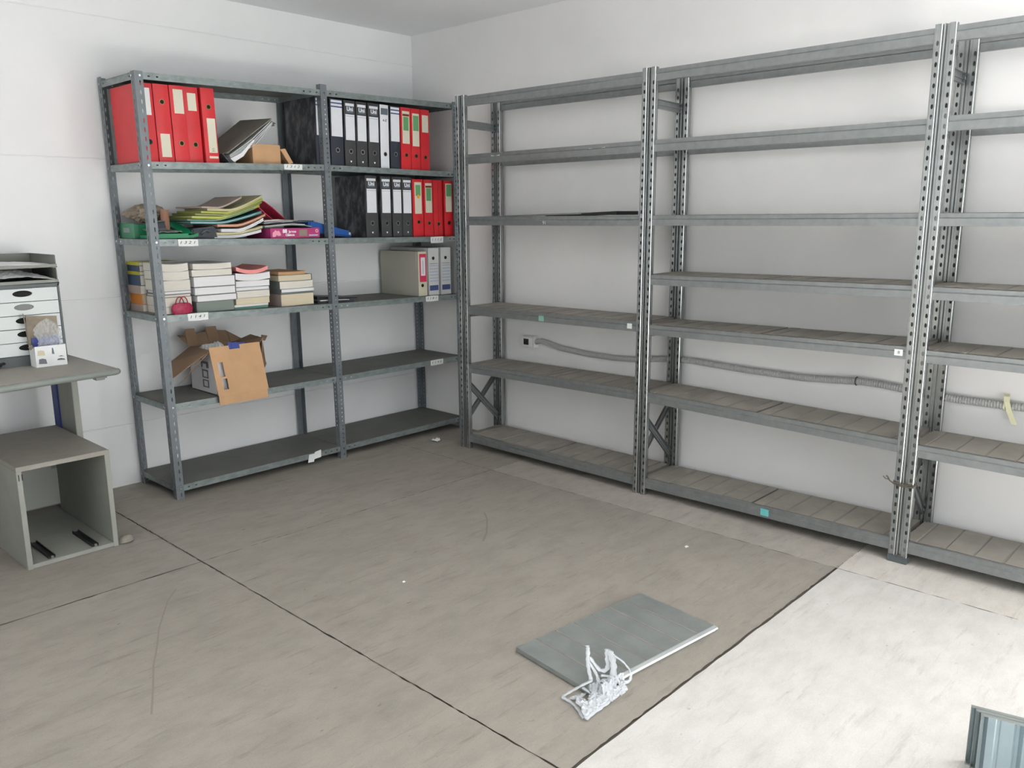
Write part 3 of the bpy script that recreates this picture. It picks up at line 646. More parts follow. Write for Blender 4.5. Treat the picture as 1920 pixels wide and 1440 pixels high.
z5 = sz(5, -1.3)
t = thing('small_carton', 'small open brown carton lying beside the leaning folder', 'box', (-1.29, -.30, z5))
k = MB(); x0, x1, y0, y1, za, zb_ = -1.371, -1.213, -.372, -.20, z5 + .001, z5 + .098; th = .003
k.box(x0, x1, y0, y0 + th, za, zb_); k.box(x0, x1, y1 - th, y1, za, zb_); k.box(x0, x1, y0 + th, y1 - th, zb_ - th, zb_); k.box(x0, x1, y0 + th, y1 - th, za, za + th); k.box(x0, x0 + th, y0 + th, y1 - th, za, zb_)
k.build('body', [M['card']], t, bevel=.0008)
k = MB(); k.plate([(-1.212, -.371, zb_ - .02), (-1.212, -.22, zb_ - .02), (-1.160, -.23, za + .003), (-1.160, -.365, za + .003)], .0025); k.plate([(-1.214, -.374, zb_ - .02), (-1.190, -.382, zb_ - .016), (-1.152, -.390, za + .010), (-1.172, -.384, za + .004)], .002)
k.build('end_flap', M['card'], t)

# ------------------------------------------------------------------ fourth shelf: odds and ends
z4 = lambda x: sz(4, x) + .001
t = thing('green_filing_drawer', 'pale green card drawer with a metal label holder at the left end', 'box', (-1.83, -.12, z4(-1.83)))
zz = z4(-1.83)
k = MB(); x0, x1, y0, y1 = -1.925, -1.70, -.205, -.030; th = .003
k.box(x0, x0 + th, y0, y1, zz, zz + .072); k.box(x1 - th, x1, y0, y1, zz, zz + .06); k.box(x0 + th, x1 - th, y0, y0 + th, zz, zz + .066); k.box(x0 + th, x1 - th, y1 - th, y1, zz, zz + .066); k.box(x0 + th, x1 - th, y0 + th, y1 - th, zz, zz + th); k.build('body', M['greenpale'], t, bevel=.0008)
k = MB(); k.box(x0 - .002, x0, -.155, -.085, zz + .028, zz + .050); k.build('label_holder', M['deck_clean'], t, bevel=.0006)
# crumpled bag
k = MB()
def bagf(u, v):
    a = 2 * PI * u; ph = PI * (v - .5); r = (1 + .22 * nz(u * 5, v * 4, 0, 1) + .12 * math.sin(9 * a + v * 7)) if 0 < u < 1 else (1 + .22 * nz(0, v * 4, 0, 1) + .12 * math.sin(v * 7))
    if u == 1: r = (1 + .22 * nz(0, v * 4, 0, 1) + .12 * math.sin(v * 7))
    return (-1.835 + .082 * math.cos(a) * math.cos(ph) * r, -.145 + .095 * math.sin(a) * math.cos(ph) * r, zz + .118 + .044 * math.sin(ph) * (r * .6 + .4))
k.sheet(bagf, 40, 18); tag(k.build('crumpled_bag', M['bag'], smooth=False), 'crumpled brown plastic bag lying on the pale green drawer', 'bag')
t = thing('green_letter_tray', 'bright green plastic tray holding papers, behind the corner post', 'tray', (-1.81, -.30, z4(-1.8)))
k = MB(); x0, x1, y0, y1 = -1.905, -1.695, -.385, -.215; zt = z4(-1.8) + .014
k.ribbon([(x0, y0, zt + .002), (x1 - .03, y0, zt + .002), (x1, y0, zt + .012)], [(x0, y0, zt - .012), (x1 - .03, y0, zt - .012), (x1, y0, zt - .004)], (0, y1 - y0, 0))
k.box(x0, x1 - .05, y0, y0 + .003, zt, zt + .010); k.box(x0, x1, y1 - .003, y1, zt, zt + .05)
k.plate([(x1 - .06, y0 + .02, zt + .004), (x1 - .01, y0 + .02, zt + .012), (x1 - .035, y1, zt + .064), (x1 - .085, y1, zt + .055)], .003); k.build('tray_body', M['green'], t, bevel=.001)
k = MB(); k.sheet(lambda u, v: (x0 + .01 + .125 * u, y0 + .01 + .15 * v, zt + .014 + .010 * abs(nz(u * 2, v * 2, 0, 3)) + .012 * v), 14, 8); k.build('papers', M['greyfold'], t, solid=.003)
t = thing('cardboard_core', 'brown cardboard tube standing upright on the green tray', 'tube', (-1.805, -.30, z4(-1.8) + .062))
k = MB(); k.ring((-1.797, -.262, z4(-1.8) + .036), 'z', .0165, .0195, .100, 20); k.build('core', M['tube'], t, smooth=False)
t = thing('hole_punch', 'dark grey desk punch lying beside the cardboard tube', 'punch', (-1.86, -.28, z4(-1.86) + .04))
k = MB(); k.box(-1.885, -1.825, -.345, -.255, zt + .026, zt + .036); k.hexa([(-1.882, -.34, zt + .036), (-1.828, -.34, zt + .036), (-1.828, -.262, zt + .036), (-1.882, -.262, zt + .036), (-1.880, -.33, zt + .066), (-1.832, -.33, zt + .066), (-1.835, -.27, zt + .056), (-1.878, -.27, zt + .056)]); k.build('punch_body', M['slate'], t, bevel=.003)
k = MB(); k.tube([(-1.875, -.335, zt + .066), (-1.850, -.345, zt + .069), (-1.834, -.335, zt + .066)], .0035, 8); k.build('lever', M['frame'], t, smooth=True)

# stack of folders, bent to a fan
def folder(name, label, cx, cy, w_, d_, z, t_, mt, rise, rot, mts=None, sag=0.0, group='folders heaped on the fourth shelf', inner=None, tiltl=0.0):
    th_ = thing(name, label, 'folder', (cx, cy, z), (0, 0, rot), group)
    n = 10; top, bot = [], []
    def zc(s_): return rise * max(0, (s_ - .42)) ** 1.25 * 1.7 + tiltl * max(0, .4 - s_) + sag * math.sin(PI * s_)
    def leaf(z0, tt, m_, nm, sx=1.0, sy=0.0):
        k = MB(); tp, bt = [], []
        for i in range(n + 1):
            s_ = i / n; xx = (s_ - .5) * w_ * sx; zz_ = zc(s_) + z0; tp.append((xx, -d_ / 2 + sy, zz_ + tt)); bt.append((xx, -d_ / 2 + sy, zz_))
        k.ribbon(tp, bt, (0, d_ - sy * 2, 0)); return k.build(nm, m_, th_, world=False)
    leaf(0, t_ * .36, mt, 'back_cover'); leaf(t_ * .38, t_ * .22, inner or M['pages'], 'sheets', .985, .002); leaf(t_ * .62, t_ * .36, mt, 'front_cover')
    return th_
zb4 = z4(-1.55)
k = MB()
t = thing('black_case', 'black plastic case lying under the left side of the folder heap', 'case', (-1.665, -.29, z4(-1.66)))
k = MB(); k.hexa([(-1.725, -.375, zb4 + .004), (-1.585, -.375, zb4 + .001), (-1.60, -.20, zb4 + .001), (-1.72, -.20, zb4 + .004), (-1.712, -.36, zb4 + .050), (-1.60, -.37, zb4 + .060), (-1.61, -.21, zb4 + .060), (-1.71, -.21, zb4 + .050)]); k.build('case_body', M['slate'], t, bevel=.006)
k = MB(); k.tube([(-1.680, -.380, zb4 + .020), (-1.672, -.392, zb4 + .034), (-1.655, -.392, zb4 + .042), (-1.640, -.380, zb4 + .030)], .004, 8); k.build('handle', M['frame'], t, smooth=True)
items = [('paper_bundle', 'white papers at the bottom of the folder heap', -1.480, .26, 0.002, .016, 'pagesw', .030, 0.02, .0),
         ('paper_bundle', 'pale green folder second from the bottom of the heap', -1.475, .27, .020, .014, 'buff', .035, -.02, .0),
         ('paper_bundle', 'crumpled grey papers bulging under the salmon folder', -1.455, .24, .036, .018, 'pagesw', .060, .03, .0),
         ('card_folder', 'salmon card folder in the middle of the heap', -1.455, .27, .064, .016, 'salmon', .060, .015, .0),
         ('card_folder', 'teal card folder above the salmon one', -1.530, .38, .080, .016, 'teal', .060, -.02, .03),
         ('card_folder', 'dull green card folder sticking out left of the heap', -1.560, .36, .097, .010, 'tealdk', .066, .0, .03),
         ('card_folder', 'olive green card folder above the dull green one', -1.535, .37, .108, .015, 'olive', .070, .02, .04),
         ('card_folder', 'yellow-green card folder second from the top of the heap', -1.515, .36, .124, .012, 'olivedk', .074, -.01, .05),
         ('card_folder', 'olive folder just below the buff top folder', -1.500, .34, .137, .011, 'olive', .078, .015, .04),
         ('card_folder', 'buff folder at the top of the heap', -1.480, .30, .150, .014, 'buff', .080, -.02, .03),
         ('card_folder', 'dark grey wallet thrown on top of the folder heap', -1.560, .22, .166, .009, 'cbeige', .060, .05, .02)]
for nm, lb, cx, wd, dz, tt, mt, rs, rt, tl in items:
    folder(nm, lb, cx, -.245, wd, .25, zb4 + dz * .88, tt * .86, M[mt], rs, rt, sag=-.001, tiltl=tl * .2, inner=M['pagesw'] if mt in ('pagesw', 'salmon', 'teal') else M['pagesy'])
# grey wallets and the pink folder between heap and blue binder
zg = z4(-1.2)
t = thing('board_game_box', 'magenta board game box lettered 88 Juegos on the fourth shelf', 'game box', (-1.17, -.25, zg))
x0, x1, y0, y1 = -1.318, -1.022, -.405, -.16
k = MB(); k.box(x0 + .002, x1 - .002, y0 + .002, y1 - .002, zg, zg + .03); k.build('base', M['magenta'], t); k = MB(); k.box(x0, x1, y0, y1, zg + .004, zg + .052); l_ = k.build('lid', M['magenta'], t, bevel=.0012)
k = MB(); yy = y0 - .0008
k.prism([(-1.308, .012), (-1.306, .030), (-1.296, .036), (-1.290, .043), (-1.282, .037), (-1.270, .040), (-1.262, .030), (-1.258, .016), (-1.272, .013), (-1.284, .018), (-1.290, .010), (-1.304, .007)], lambda u, v, q: (u, q, zg + v), yy, y0); k.build('lettering', M['pinkprint'], l_)
text('88', .026, M['logowhite'], l_, (-1.235, yy - .0002, zg + .036), FY, 'lettering', bold=.0008); text('Juegos', .017, M['logowhite'], l_, (-1.190, yy - .0002, zg + .034), FY, 'lettering', bold=.0005); text('Clásicos', .016, M['logowhite'], l_, (-1.205, yy - .0002, zg + .017), FY, 'lettering', bold=.0005)
k = MB(); k.box(-1.150, -1.100, yy, y0, zg + .010, zg + .044); k.build('picture_panel', M['bag'], l_)
k = MB(); k.ring((-1.040, yy, zg + .036), 'y', .004, .010, .0008, 16); k.build('badge', M['pinkprint'], l_); k = MB(); k.box(-1.090, -1.034, yy, y0, zg + .010, zg + .017); k.build('caption_bar', M['paleblue'], l_)
def wallet(name, lb, pts, th, mt, d, y0=-.385, part='cover', g_=None):
    t = thing(name, lb, 'folder', (pts[0][0], y0, pts[0][1]), (0, 0, 0), g_); k = MB()
    k.ribbon([(x, y0, z + th) for x, z in pts], [(x, y0, z) for x, z in pts], (0, d, 0)); k.build(part, mt, t)
    k = MB(); k.ribbon([(x + .004, y0 + .004, z + th + .0035) for x, z in pts[:-1]], [(x + .004, y0 + .004, z + th) for x, z in pts[:-1]], (0, d - .01, 0)); k.build('sheets', M['pagesw'], t)
wallet('plastic_wallet', 'bulging grey plastic wallet lying on the magenta game box', [(-1.335, zg + .0545), (-1.27, zg + .060), (-1.18, zg + .066), (-1.10, zg + .062), (-1.055, zg + .0545)], .006, M['greyfold'], .24)
wallet('plastic_wallet', 'dark grey wallet on top of the bulging grey one', [(-1.33, zg + .070), (-1.25, zg + .078), (-1.16, zg + .078), (-1.03, zg + .084)], .006, M['slate'], .22, -.365)
wallet('pink_envelope', 'pale pink envelope lying over the grey wallets', [(-1.33, zg + .084), (-1.24, zg + .090), (-1.13, zg + .089)], .004, M['cbeige'], .20, -.37)
t = thing('pink_folder', 'bright pink plastic folder arching out of the folder heap', 'folder', (-1.30, -.20, zg + .10))
k = MB(); P_ = [(-1.37, zg + .190), (-1.325, zg + .203), (-1.28, zg + .190), (-1.235, zg + .160), (-1.190, zg + .122), (-1.165, zg + .0995)]
k.ribbon([(x, -.30, z) for x, z in P_], [(x - .001, -.30, z - .003) for x, z in P_], (0, .20, 0)); k.build('cover', M['pink'], t)
k = MB(); P_ = [(-1.36, zg + .190), (-1.315, zg + .165), (-1.27, zg + .125), (-1.235, zg + .100)]; k.ribbon([(x, -.295, z) for x, z in P_], [(x - .001, -.295, z - .004) for x, z in P_], (0, .19, 0)); k.build('inner_flap', M['pink'], t)
# blue lever arch folder lying behind the middle post
t = thing('lever_arch_binder', 'blue binder lying on its side, sloping down behind the middle post', 'binder', (-.92, -.3, zg))
k = MB(); k.hexa([(-1.075, -.375, zg + .030), (-.775, -.365, zg - .006), (-.80, -.14, zg - .006), (-1.07, -.12, zg + .040), (-1.060, -.372, zg + .092), (-.785, -.362, zg + .028), (-.81, -.14, zg + .036), (-1.06, -.12, zg + .095)]); k.build('cover', M['blue'], t, bevel=.008)
k = MB(); k.ring((-.800, -.3685, zg + .016), 'y', .006, .0095, .002, 18); k.ring((-.800, -.3680, zg + .016), 'y', 0, .006, .001, 14, 1); k.build('finger_ring', [M['ring'], M['paleblue']], t)
k = MB(); k.hexa([(-1.00, -.36, zg), (-.84, -.36, zg), (-.84, -.14, zg), (-1.0, -.14, zg), (-1.0, -.36, zg + .021), (-.84, -.36, zg + .003), (-.84, -.14, zg + .003), (-1.0, -.14, zg + .021)]); tag(k.build('black_notebook', M['black'], bevel=.001), 'thin black notebook wedged under the sloping blue binder', 'notebook')

# ------------------------------------------------------------------ third shelf: piles of books
z3 = lambda x: sz(3, x) + .001
def book(label, x0, x1, y0, y1, z, t_, cov, pg, group, spine='x-', rot=0.0, soft=False, cname='book', wave=0.0):
    cx, cy = (x0 + x1) / 2, (y0 + y1) / 2; t = thing(cname, label, 'book', (cx, cy, z), (0, 0, rot), group); a, b = (x1 - x0) / 2, (y1 - y0) / 2; c = .0022 if not soft else .0008
    k = MB(); n = 8
    def wv(s_): return wave * (4 * (s_ - .5) ** 2 - 0.0)
    def slabw(k, xa, xb, ya, yb_, za, zb_, mi=0):
        tp = [(xa + (xb - xa) * i / n, ya, zb_ + wv(i / n)) for i in range(n + 1)]; bt = [(p[0], ya, p[2] - (zb_ - za)) for p in tp]; k.ribbon(tp, bt, (0, yb_ - ya, 0), mi)
    slabw(k, -a, a, -b, b, 0, c); slabw(k, -a, a, -b, b, t_ - c, t_)
    if spine == 'x-': k.box(-a - c * .3, -a + c, -b, b, wv(0), t_ + wv(0))
    elif spine == 'x+': k.box(a - c, a + c * .3, -b, b, wv(1), t_ + wv(1))
    elif spine == 'y+': k.box(-a, a, b - c, b + c * .3, 0, t_)
    else: k.box(-a, a, -b - c * .3, -b + c, 0, t_)
    k.build('cover', cov, t, world=False)
    k = MB(); i_ = .003 if not soft else .0006
    slabw(k, -a + i_, a - i_, -b + i_, b - i_, c, t_ - c); k.build('page_block', pg, t, world=False)
    return t
def pile(xr, yr, z, specs, group):
    for (t_, dx, dy, dw, cov, pg, sp, soft, wave, rot, lb) in specs:
        book(lb, xr[0] + dx, xr[1] + dx + dw, yr[0] + dy, yr[1] + dy, z, t_ - .0006, M[cov], M[pg], group, sp, rot, soft, wave=wave); z += t_
    return z
zA = z3(-1.84)
pile((-1.905, -1.72), (-.170, -.030), zA, [
 (.034, 0, 0, 0, 'cbeige', 'pages', 'x-', True, 0, .02, 'pinkish book at the bottom of the rear left pile'),
 (.052, .004, 0, 0, 'corange', 'pagesy', 'x-', False, 0, -.02, 'thick orange-spined book low in the rear left pile'),
 (.040, -.004, 0, 0, 'cbeige', 'pages', 'x-', True, 0, .02, 'greyish pink book above the orange one'),
 (.052, 0, 0, -.01, 'cblue', 'pages', 'x-', False, 0, 0, 'dark blue-green book in the middle of the rear left pile'),
 (.016, 0, 0, .01, 'cyellow', 'pages', 'x-', True, 0, .01, 'lower of two thin yellow books in the rear left pile'),
 (.030, .002, 0, -.01, 'cblue', 'pages', 'x-', False, 0, -.015, 'dark blue book between the two yellow ones'),
 (.016, 0, 0, .01, 'cyellow', 'pages', 'x-', True, 0, .01, 'yellow book on top of the rear left pile')], 'books in the rear left pile')
pile((-1.885, -1.752), (-.375, -.180), zA, [
 (.034, .0, 0, .0, 'cbeige', 'pages', 'y+', True, 0, .0, 'beige book at the bottom of the front left pile behind the purse'),
 (.044, .0, 0, .0, 'cbeige', 'pages', 'y+', True, 0, .01, 'pinkish book second from the bottom of the front left pile'),
 (.014, .0, 0, .0, 'cgrey', 'pages', 'y+', False, 0, .0, 'thin grey book in the front left pile'),
 (.016, .004, 0, .0, 'cgrey', 'pagesw', 'y+', False, 0, .0, 'thin white book above the thin grey one in the front left pile'),
 (.050, .0, 0, .0, 'paper', 'pages', 'y+', True, -.0, .01, 'thick cream paperback third from the top of the front left pile'),
 (.040, -.002, 0, .0, 'paper', 'pages', 'y+', True, .003, .0, 'cream paperback second from the top of the front left pile'),
 (.036, -.004, 0, .0, 'paper', 'pages', 'y+', True, .005, .0, 'cream paperback with curling edges on top of the front left pile')], 'books in the front left pile')
zB = z3(-1.63)
pile((-1.735, -1.535), (-.385, -.100), zB, [
 (.050, .002, 0, -.004, 'cgrey', 'greyfold', 'x-', True, 0, .0, 'grey-edged directory at the bottom of the tall white pile'),
 (.033, .004, -.002, .012, 'cgrey', 'pagesw', 'x+', False, 0, .01, 'white-paged book second from the bottom of the tall white pile'),
 (.039, -.002, 0, .016, 'cgrey', 'pagesw', 'x+', False, 0, .0, 'white-paged hardback with dark edges in the middle of the tall white pile'),
 (.052, -.002, 0, .018, 'cgrey', 'pagesw', 'x+', False, 0, -.01, 'thickest white-paged book second from the top of the tall white pile'),
 (.032, -.010, 0, .008, 'cgrey', 'pages', 'x+', True, .001, .0, 'cream paperback just below the top of the tall white pile'),
 (.028, -.004, 0, .0, 'paper', 'pages', 'x+', True, .003, .01, 'cream paperback with a wavy top on the tall white pile')], 'books in the tall white pile')
zC = z3(-1.43)
pile((-1.530, -1.340), (-.380, -.120), zC, [
 (.012, -.004, 0, .0, 'teal', 'tealdk', 'y+', True, 0, .0, 'thin teal booklet at the bottom of the pink-topped pile'),
 (.012, -.002, 0, .0, 'paleblue', 'pages', 'y+', True, 0, .0, 'thin lilac booklet near the bottom of the pink-topped pile'),
 (.032, .006, 0, .0, 'pagesy', 'pagesy', 'y+', True, 0, .01, 'yellowish book low in the pink-topped pile'),
 (.036, .010, 0, .0, 'cgrey', 'pages', 'y+', True, 0, .0, 'cream book in the middle of the pink-topped pile'),
 (.020, .010, 0, .002, 'cgrey', 'pagesw', 'y+', False, 0, .0, 'thin white book with dark covers in the pink-topped pile'),
 (.030, .010, 0, .002, 'paper', 'pagesw', 'y+', True, .001, .01, 'white paperback third from the top of the pink-topped pile'),
 (.034, .014, 0, .004, 'paper', 'pagesw', 'y+', True, .008, .0, 'white stapled bundle directly under the pink booklet'),
 (.020, .020, 0, -.012, 'cpink', 'cpink', 'y+', True, .019, .0, 'sagging pink booklet on top of its pile')], 'books in the pink-topped pile')
zD = z3(-1.16)
pile((-1.262, -1.058), (-.375, -.110), zD, [
 (.062, .0, 0, -.004, 'cbeige', 'pagesy', 'x-', True, 0, .0, 'thick yellowed book at the bottom of the right-hand pile'),
 (.010, .0, 0, .0, 'cgrey', 'greyfold', 'x-', False, 0, .0, 'thin grey book in the right-hand pile'),
 (.018, .002, 0, .0, 'cgrey', 'pagesw', 'x-', True, 0, .01, 'thin white book in the right-hand pile'),
 (.040, -.004, 0, .0, 'greyfold', 'pages', 'x-', True, .001, .0, 'cream book third from the top of the right-hand pile'),
 (.034, -.008, 0, .0, 'greyfold', 'pagesy', 'x+', False, .001, -.01, 'cream book with green-grey cover under the tan one'),
 (.016, -.008, 0, -.04, 'ctan', 'ctan', 'y+', True, .002, .0, 'tan booklet on top of the right-hand pile')], 'books in the right-hand pile')
# purse
t = thing('toy_purse', 'small crimson woven purse with two loop handles in front of the books', 'purse', (-1.815, -.392, z3(-1.8)))
k = MB()
def pf(u, v):
    a = 2 * PI * u; s_ = v; r = (.80 + .35 * math.sin(PI * min(1, s_ * .8 + .1))) * (1 + .02 * math.sin(24 * a) * (0 if u in (0, 1) else 1))
    return (-1.812 + .046 * math.cos(a) * r, -.396 + .014 * math.sin(a) * r, z3(-1.8) + .050 * s_ - .002 * math.cos(a * 2) * s_)
k.sheet(pf, 48, 10); k.quad([pf(i / 24, 0) for i in range(24)]); k.quad([pf(i / 24, .92) for i in range(24)]); k.build('pouch', M['purse'], t, smooth=True)
for dx, dy in ((-.012, -.012), (.010, -.006)):
    k = MB(); k.tube([(-1.815 + dx - .020 * math.cos(PI * i / 12), -.396 + dy, z3(-1.8) + .045 + .036 * math.sin(PI * i / 12)) for i in range(13)], .0026, 8); k.build('handle', M['redin'], t, smooth=True)
# dark folders lying flat behind the middle post
zf = z3(-.95)
t = thing('wallet_or_gap_board', 'open black document wallet with white sheets lying behind the middle post', 'wallet', (-.90, -.25, zf))
k = MB(); k.hexa([(-1.035, -.37, zf), (-.80, -.385, zf - .002), (-.77, -.13, zf - .002), (-1.02, -.13, zf), (-1.035, -.37, zf + .012), (-.80, -.385, zf + .006), (-.77, -.13, zf + .006), (-1.02, -.13, zf + .014)]); k.build('lower_cover', M['spinenavy'], t, bevel=.001)
k = MB(); k.hexa([(-1.02, -.375, zf + .0145), (-.83, -.38, zf + .008), (-.80, -.15, zf + .008), (-1.0, -.15, zf + .015), (-1.02, -.375, zf + .019), (-.83, -.38, zf + .011), (-.80, -.15, zf + .011), (-1.0, -.15, zf + .020)]); k.build('sheets', M['pagesw'], t)
k = MB(); k.ribbon([(-1.03, -.36, zf + .040), (-.96, -.36, zf + .033), (-.86, -.36, zf + .022), (-.76, -.36, zf + .016)], [(-1.03, -.36, zf + .021), (-.96, -.36, zf + .021), (-.86, -.36, zf + .017), (-.76, -.36, zf + .012)], (0, .22, 0)); k.build('upper_cover', M['black'], t, bevel=.001)
# archive boxes
def archive(x0, x1, y0, y1, z, h, kind, label):
    t = thing('archive_box', label, 'box', ((x0 + x1) / 2, y0, z), (0, 0, 0), 'archive boxes on the third shelf'); body = M['beigebox'] if kind == 'pink' else M['whitebox']
    k = MB(); k.box(x0, x1, y0, y1, z, z + h, 0); k.build('body', body, t, bevel=.0015)
    k = MB(); k.box(x0 - .0015, x1 + .0015, y0 + .02, y1 + .0015, z + h * .62, z + h + .0015); k.build('lid_flap', body, t, bevel=.001)
    f = lambda q: z + h * (1 - q); k = MB(); w_ = x1 - x0; ys = y0 - .0008
    if kind == 'pink':
        k.box(x0 + .001, x1 - .001, ys, y0, f(1), f(0), 2); k.box(x0 + w_ * .14, x1 - w_ * .06, ys - .0004, y0, f(.68), f(.05), 0); k.box(x0 + w_ * .30, x1 - w_ * .20, ys - .0007, y0, f(.54), f(.13), 1); k.box(x0 + w_ * .52, x0 + w_ * .57, ys - .0009, y0, f(.50), f(.20), 3)
        k.build('spine_label', [M['pink'], M['whitelab'], M['creamspine'], M['print']], t); hz, hx = .76, .45
    else:
        for i in range(6): k.box(x0 + w_ * .10, x1 - w_ * .10, ys, y0, f(.385 + i * .065), f(.385 + i * .065 - .022), 0)
        k.box(x0 + w_ * .10, x1 - w_ * .10, ys, y0, f(.335), f(.325), 2)
        k.box(x0 + w_ * .08, x1 - w_ * .10, ys, y0, f(.90), f(.79), 1); k.box(x0 + w_ * .92, x0 + w_ * .94, ys, y0, f(.96), f(.33), 0); k.build('spine_label', [M['paleblue'], M['bluelab'], M['print']], t); hz, hx = .215, .46
    k = MB(); k.ring((x0 + w_ * hx, y0 - .0022, f(hz)), 'y', 0, .010, .002, 18); k.build('finger_hole', M['dark'], t)
archive(-.332, -.264, -.398, -.035, z3(-.3), .268, 'pink', 'beige archive box with a pink-framed spine label')
archive(-.244, -.160, -.392, -.035, z3(-.2), .288, 'blue', 'white archive box with blue lines between the beige box and the end one')
archive(-.140, -.058, -.390, -.035, z3(-.1), .290, 'blue', 'white archive box with blue lines nearest the right-hand post')

# ------------------------------------------------------------------ open carton on the second shelf
z2 = sz(2, -1.5) + .001
t = thing('open_carton', 'open brown and white carton with its front flap hanging over the shelf edge', 'box', (-1.55, -.25, z2))
k = MB(); x0, x1, y0, y1 = -1.668, -1.424, -.392, -.125; zt = .700; th = .003
k.box(x0, x1, y0, y1, z2, z2 + th, 1); k.box(x0, x0 + th, y0, y1, z2, zt, 0); k.box(x1 - th, x1, y0, y1, z2, zt, 1); k.box(x0, x1, y1 - th, y1, z2, zt, 1); k.box(x0, x1, y0, y0 + th, z2, z2 + .19, 0)
k.build('body', [M['cartonwhite'], M['carddk']], t)
k = MB()   # printed marks on the left side
for (ya, yb_, za, zb_) in ((-.322, -.250, .628, .640), (-.325, -.300, .608, .628), (-.262, -.246, .608, .650)): k.box(x0 - .0008, x0, ya, yb_, za, zb_)
for (zc, s_) in ((.575, .030), (.525, .028)):
    k.box(x0 - .0008, x0, -.316, -.252, zc + s_ * .5, zc + s_ * .72); k.box(x0 - .0008, x0, -.316, -.252, zc - s_ * .72, zc - s_ * .5); k.box(x0 - .0008, x0, -.316, -.304, zc - s_ * .5, zc + s_ * .5); k.box(x0 - .0008, x0, -.264, -.252, zc - s_ * .5, zc + s_ * .5)
k.build('printed_marks', M['print'], t)
# big front panel with slots and a notch, hanging
def FP(x, z):   # front panel plane leans slightly
    s_ = (z - .437) / .29; return (x - .020 * (s_), -.450 + .038 * max(0, s_ - .12) / .88 * 1.0, z)
k = MB()
def fpq(x0, x1, z0, z1):
    q = [FP(x0, z0), FP(x1, z0), FP(x1, z1), FP(x0, z1)]; k.plate([q[3], q[2], q[1], q[0]], .003)
X0, X1 = -1.684, -1.408
rows = [(.437, .482, []), (.482, .512, []), (.512, .566, [(-1.650, -1.622)]), (.566, .576, []), (.576, .648, [(-1.655, -1.628)]), (.648, .706, []), (.706, .726, [(-1.578, -1.520)])]
for za, zb_, gaps in rows:
    xa = X0
    for ga, gb in gaps: fpq(xa, ga, za, zb_); xa = gb
    fpq(xa, X1 + (.0 if za > .45 else -.008), za, zb_)
k.build('front_flap', M['card'], t)
k = MB(); k.plate([(-1.585, -.400, .690), (-1.510, -.400, .690), (-1.505, -.396, .732), (-1.580, -.396, .732)], .012); k.plate([(-1.60, -.402, .700), (-1.59, -.402, .700), (-1.545, -.400, .738), (-1.60, -.400, .738)], .006); k.build('blue_liner', M['bluedk'], t)
k = MB(); k.plate([(-1.672, -.405, .478), (-1.615, -.405, .478), (-1.632, -.392, .690), (-1.688, -.392, .690)], .004); k.build('white_liner', M['cartonwhite'], t)
k = MB(); k.plate([(-1.688, -.400, .708), (-1.664, -.14, .700), (-1.800, -.19, .640), (-1.876, -.35, .582)], .003); k.plate([(-1.688, -.398, .707), (-1.700, -.398, .703), (-1.850, -.372, .560), (-1.815, -.372, .585)], .002)
k.build('left_flap', M['carddk'], t)
k = MB(); yb_ = -.118
pts = [(-1.706, .756), (-1.669, .748), (-1.663, .785), (-1.611, .783), (-1.610, .758), (-1.551, .760), (-1.549, .787), (-1.492, .785), (-1.491, .762), (-1.439, .757), (-1.349, .705), (-1.420, .680), (-1.640, .680), (-1.668, .715)]
for a, b in (((-1.706, .757), None),): pass
def bf(xa, za0, za1, xb, zb0, zb1): k.plate([(xa, yb_, za0), (xb, yb_, zb0), (xb, yb_ + .035, zb1), (xa, yb_ + .035, za1)], .003)
bf(-1.706, .745, .757, -1.669, .705, .752); bf(-1.669, .700, .752, -1.663, .700, .786); bf(-1.663, .700, .786, -1.611, .700, .784); bf(-1.611, .700, .784, -1.610, .700, .757); bf(-1.610, .700, .757, -1.551, .700, .760)
bf(-1.551, .700, .760, -1.549, .700, .787); bf(-1.549, .700, .787, -1.492, .700, .785); bf(-1.492, .700, .785, -1.491, .700, .762); bf(-1.491, .700, .762, -1.439, .700, .757); bf(-1.439, .700, .757, -1.349, .690, .703)
k.build('back_flap', M['carddk'], t)
k = MB(); k.plate([(-1.424, -.385, .700), (-1.424, -.14, .700), (-1.345, -.18, .735), (-1.384, -.372, .738)], .003); k.plate([(-1.384, -.372, .738), (-1.375, -.30, .740), (-1.300, -.25, .575), (-1.395, -.36, .545)], .003)
k.plate([(-1.395, -.372, .728), (-1.355, -.31, .745), (-1.325, -.32, .738), (-1.37, -.372, .722)], .002); k.build('right_flap', M['carddk'], t)
k = MB(); k.sheet(lambda u, v: (-1.655 + .12 * u, -.36 + .20 * v, .690 + .03 * math.sin(PI * u) * math.sin(PI * v) + .02 * nz(u * 3, v * 3, 0, 2)), 12, 12)
tag(k.build('crumpled_paper', M['paper'], solid=.001), 'crumpled white packing paper poking out of the open carton', 'paper')

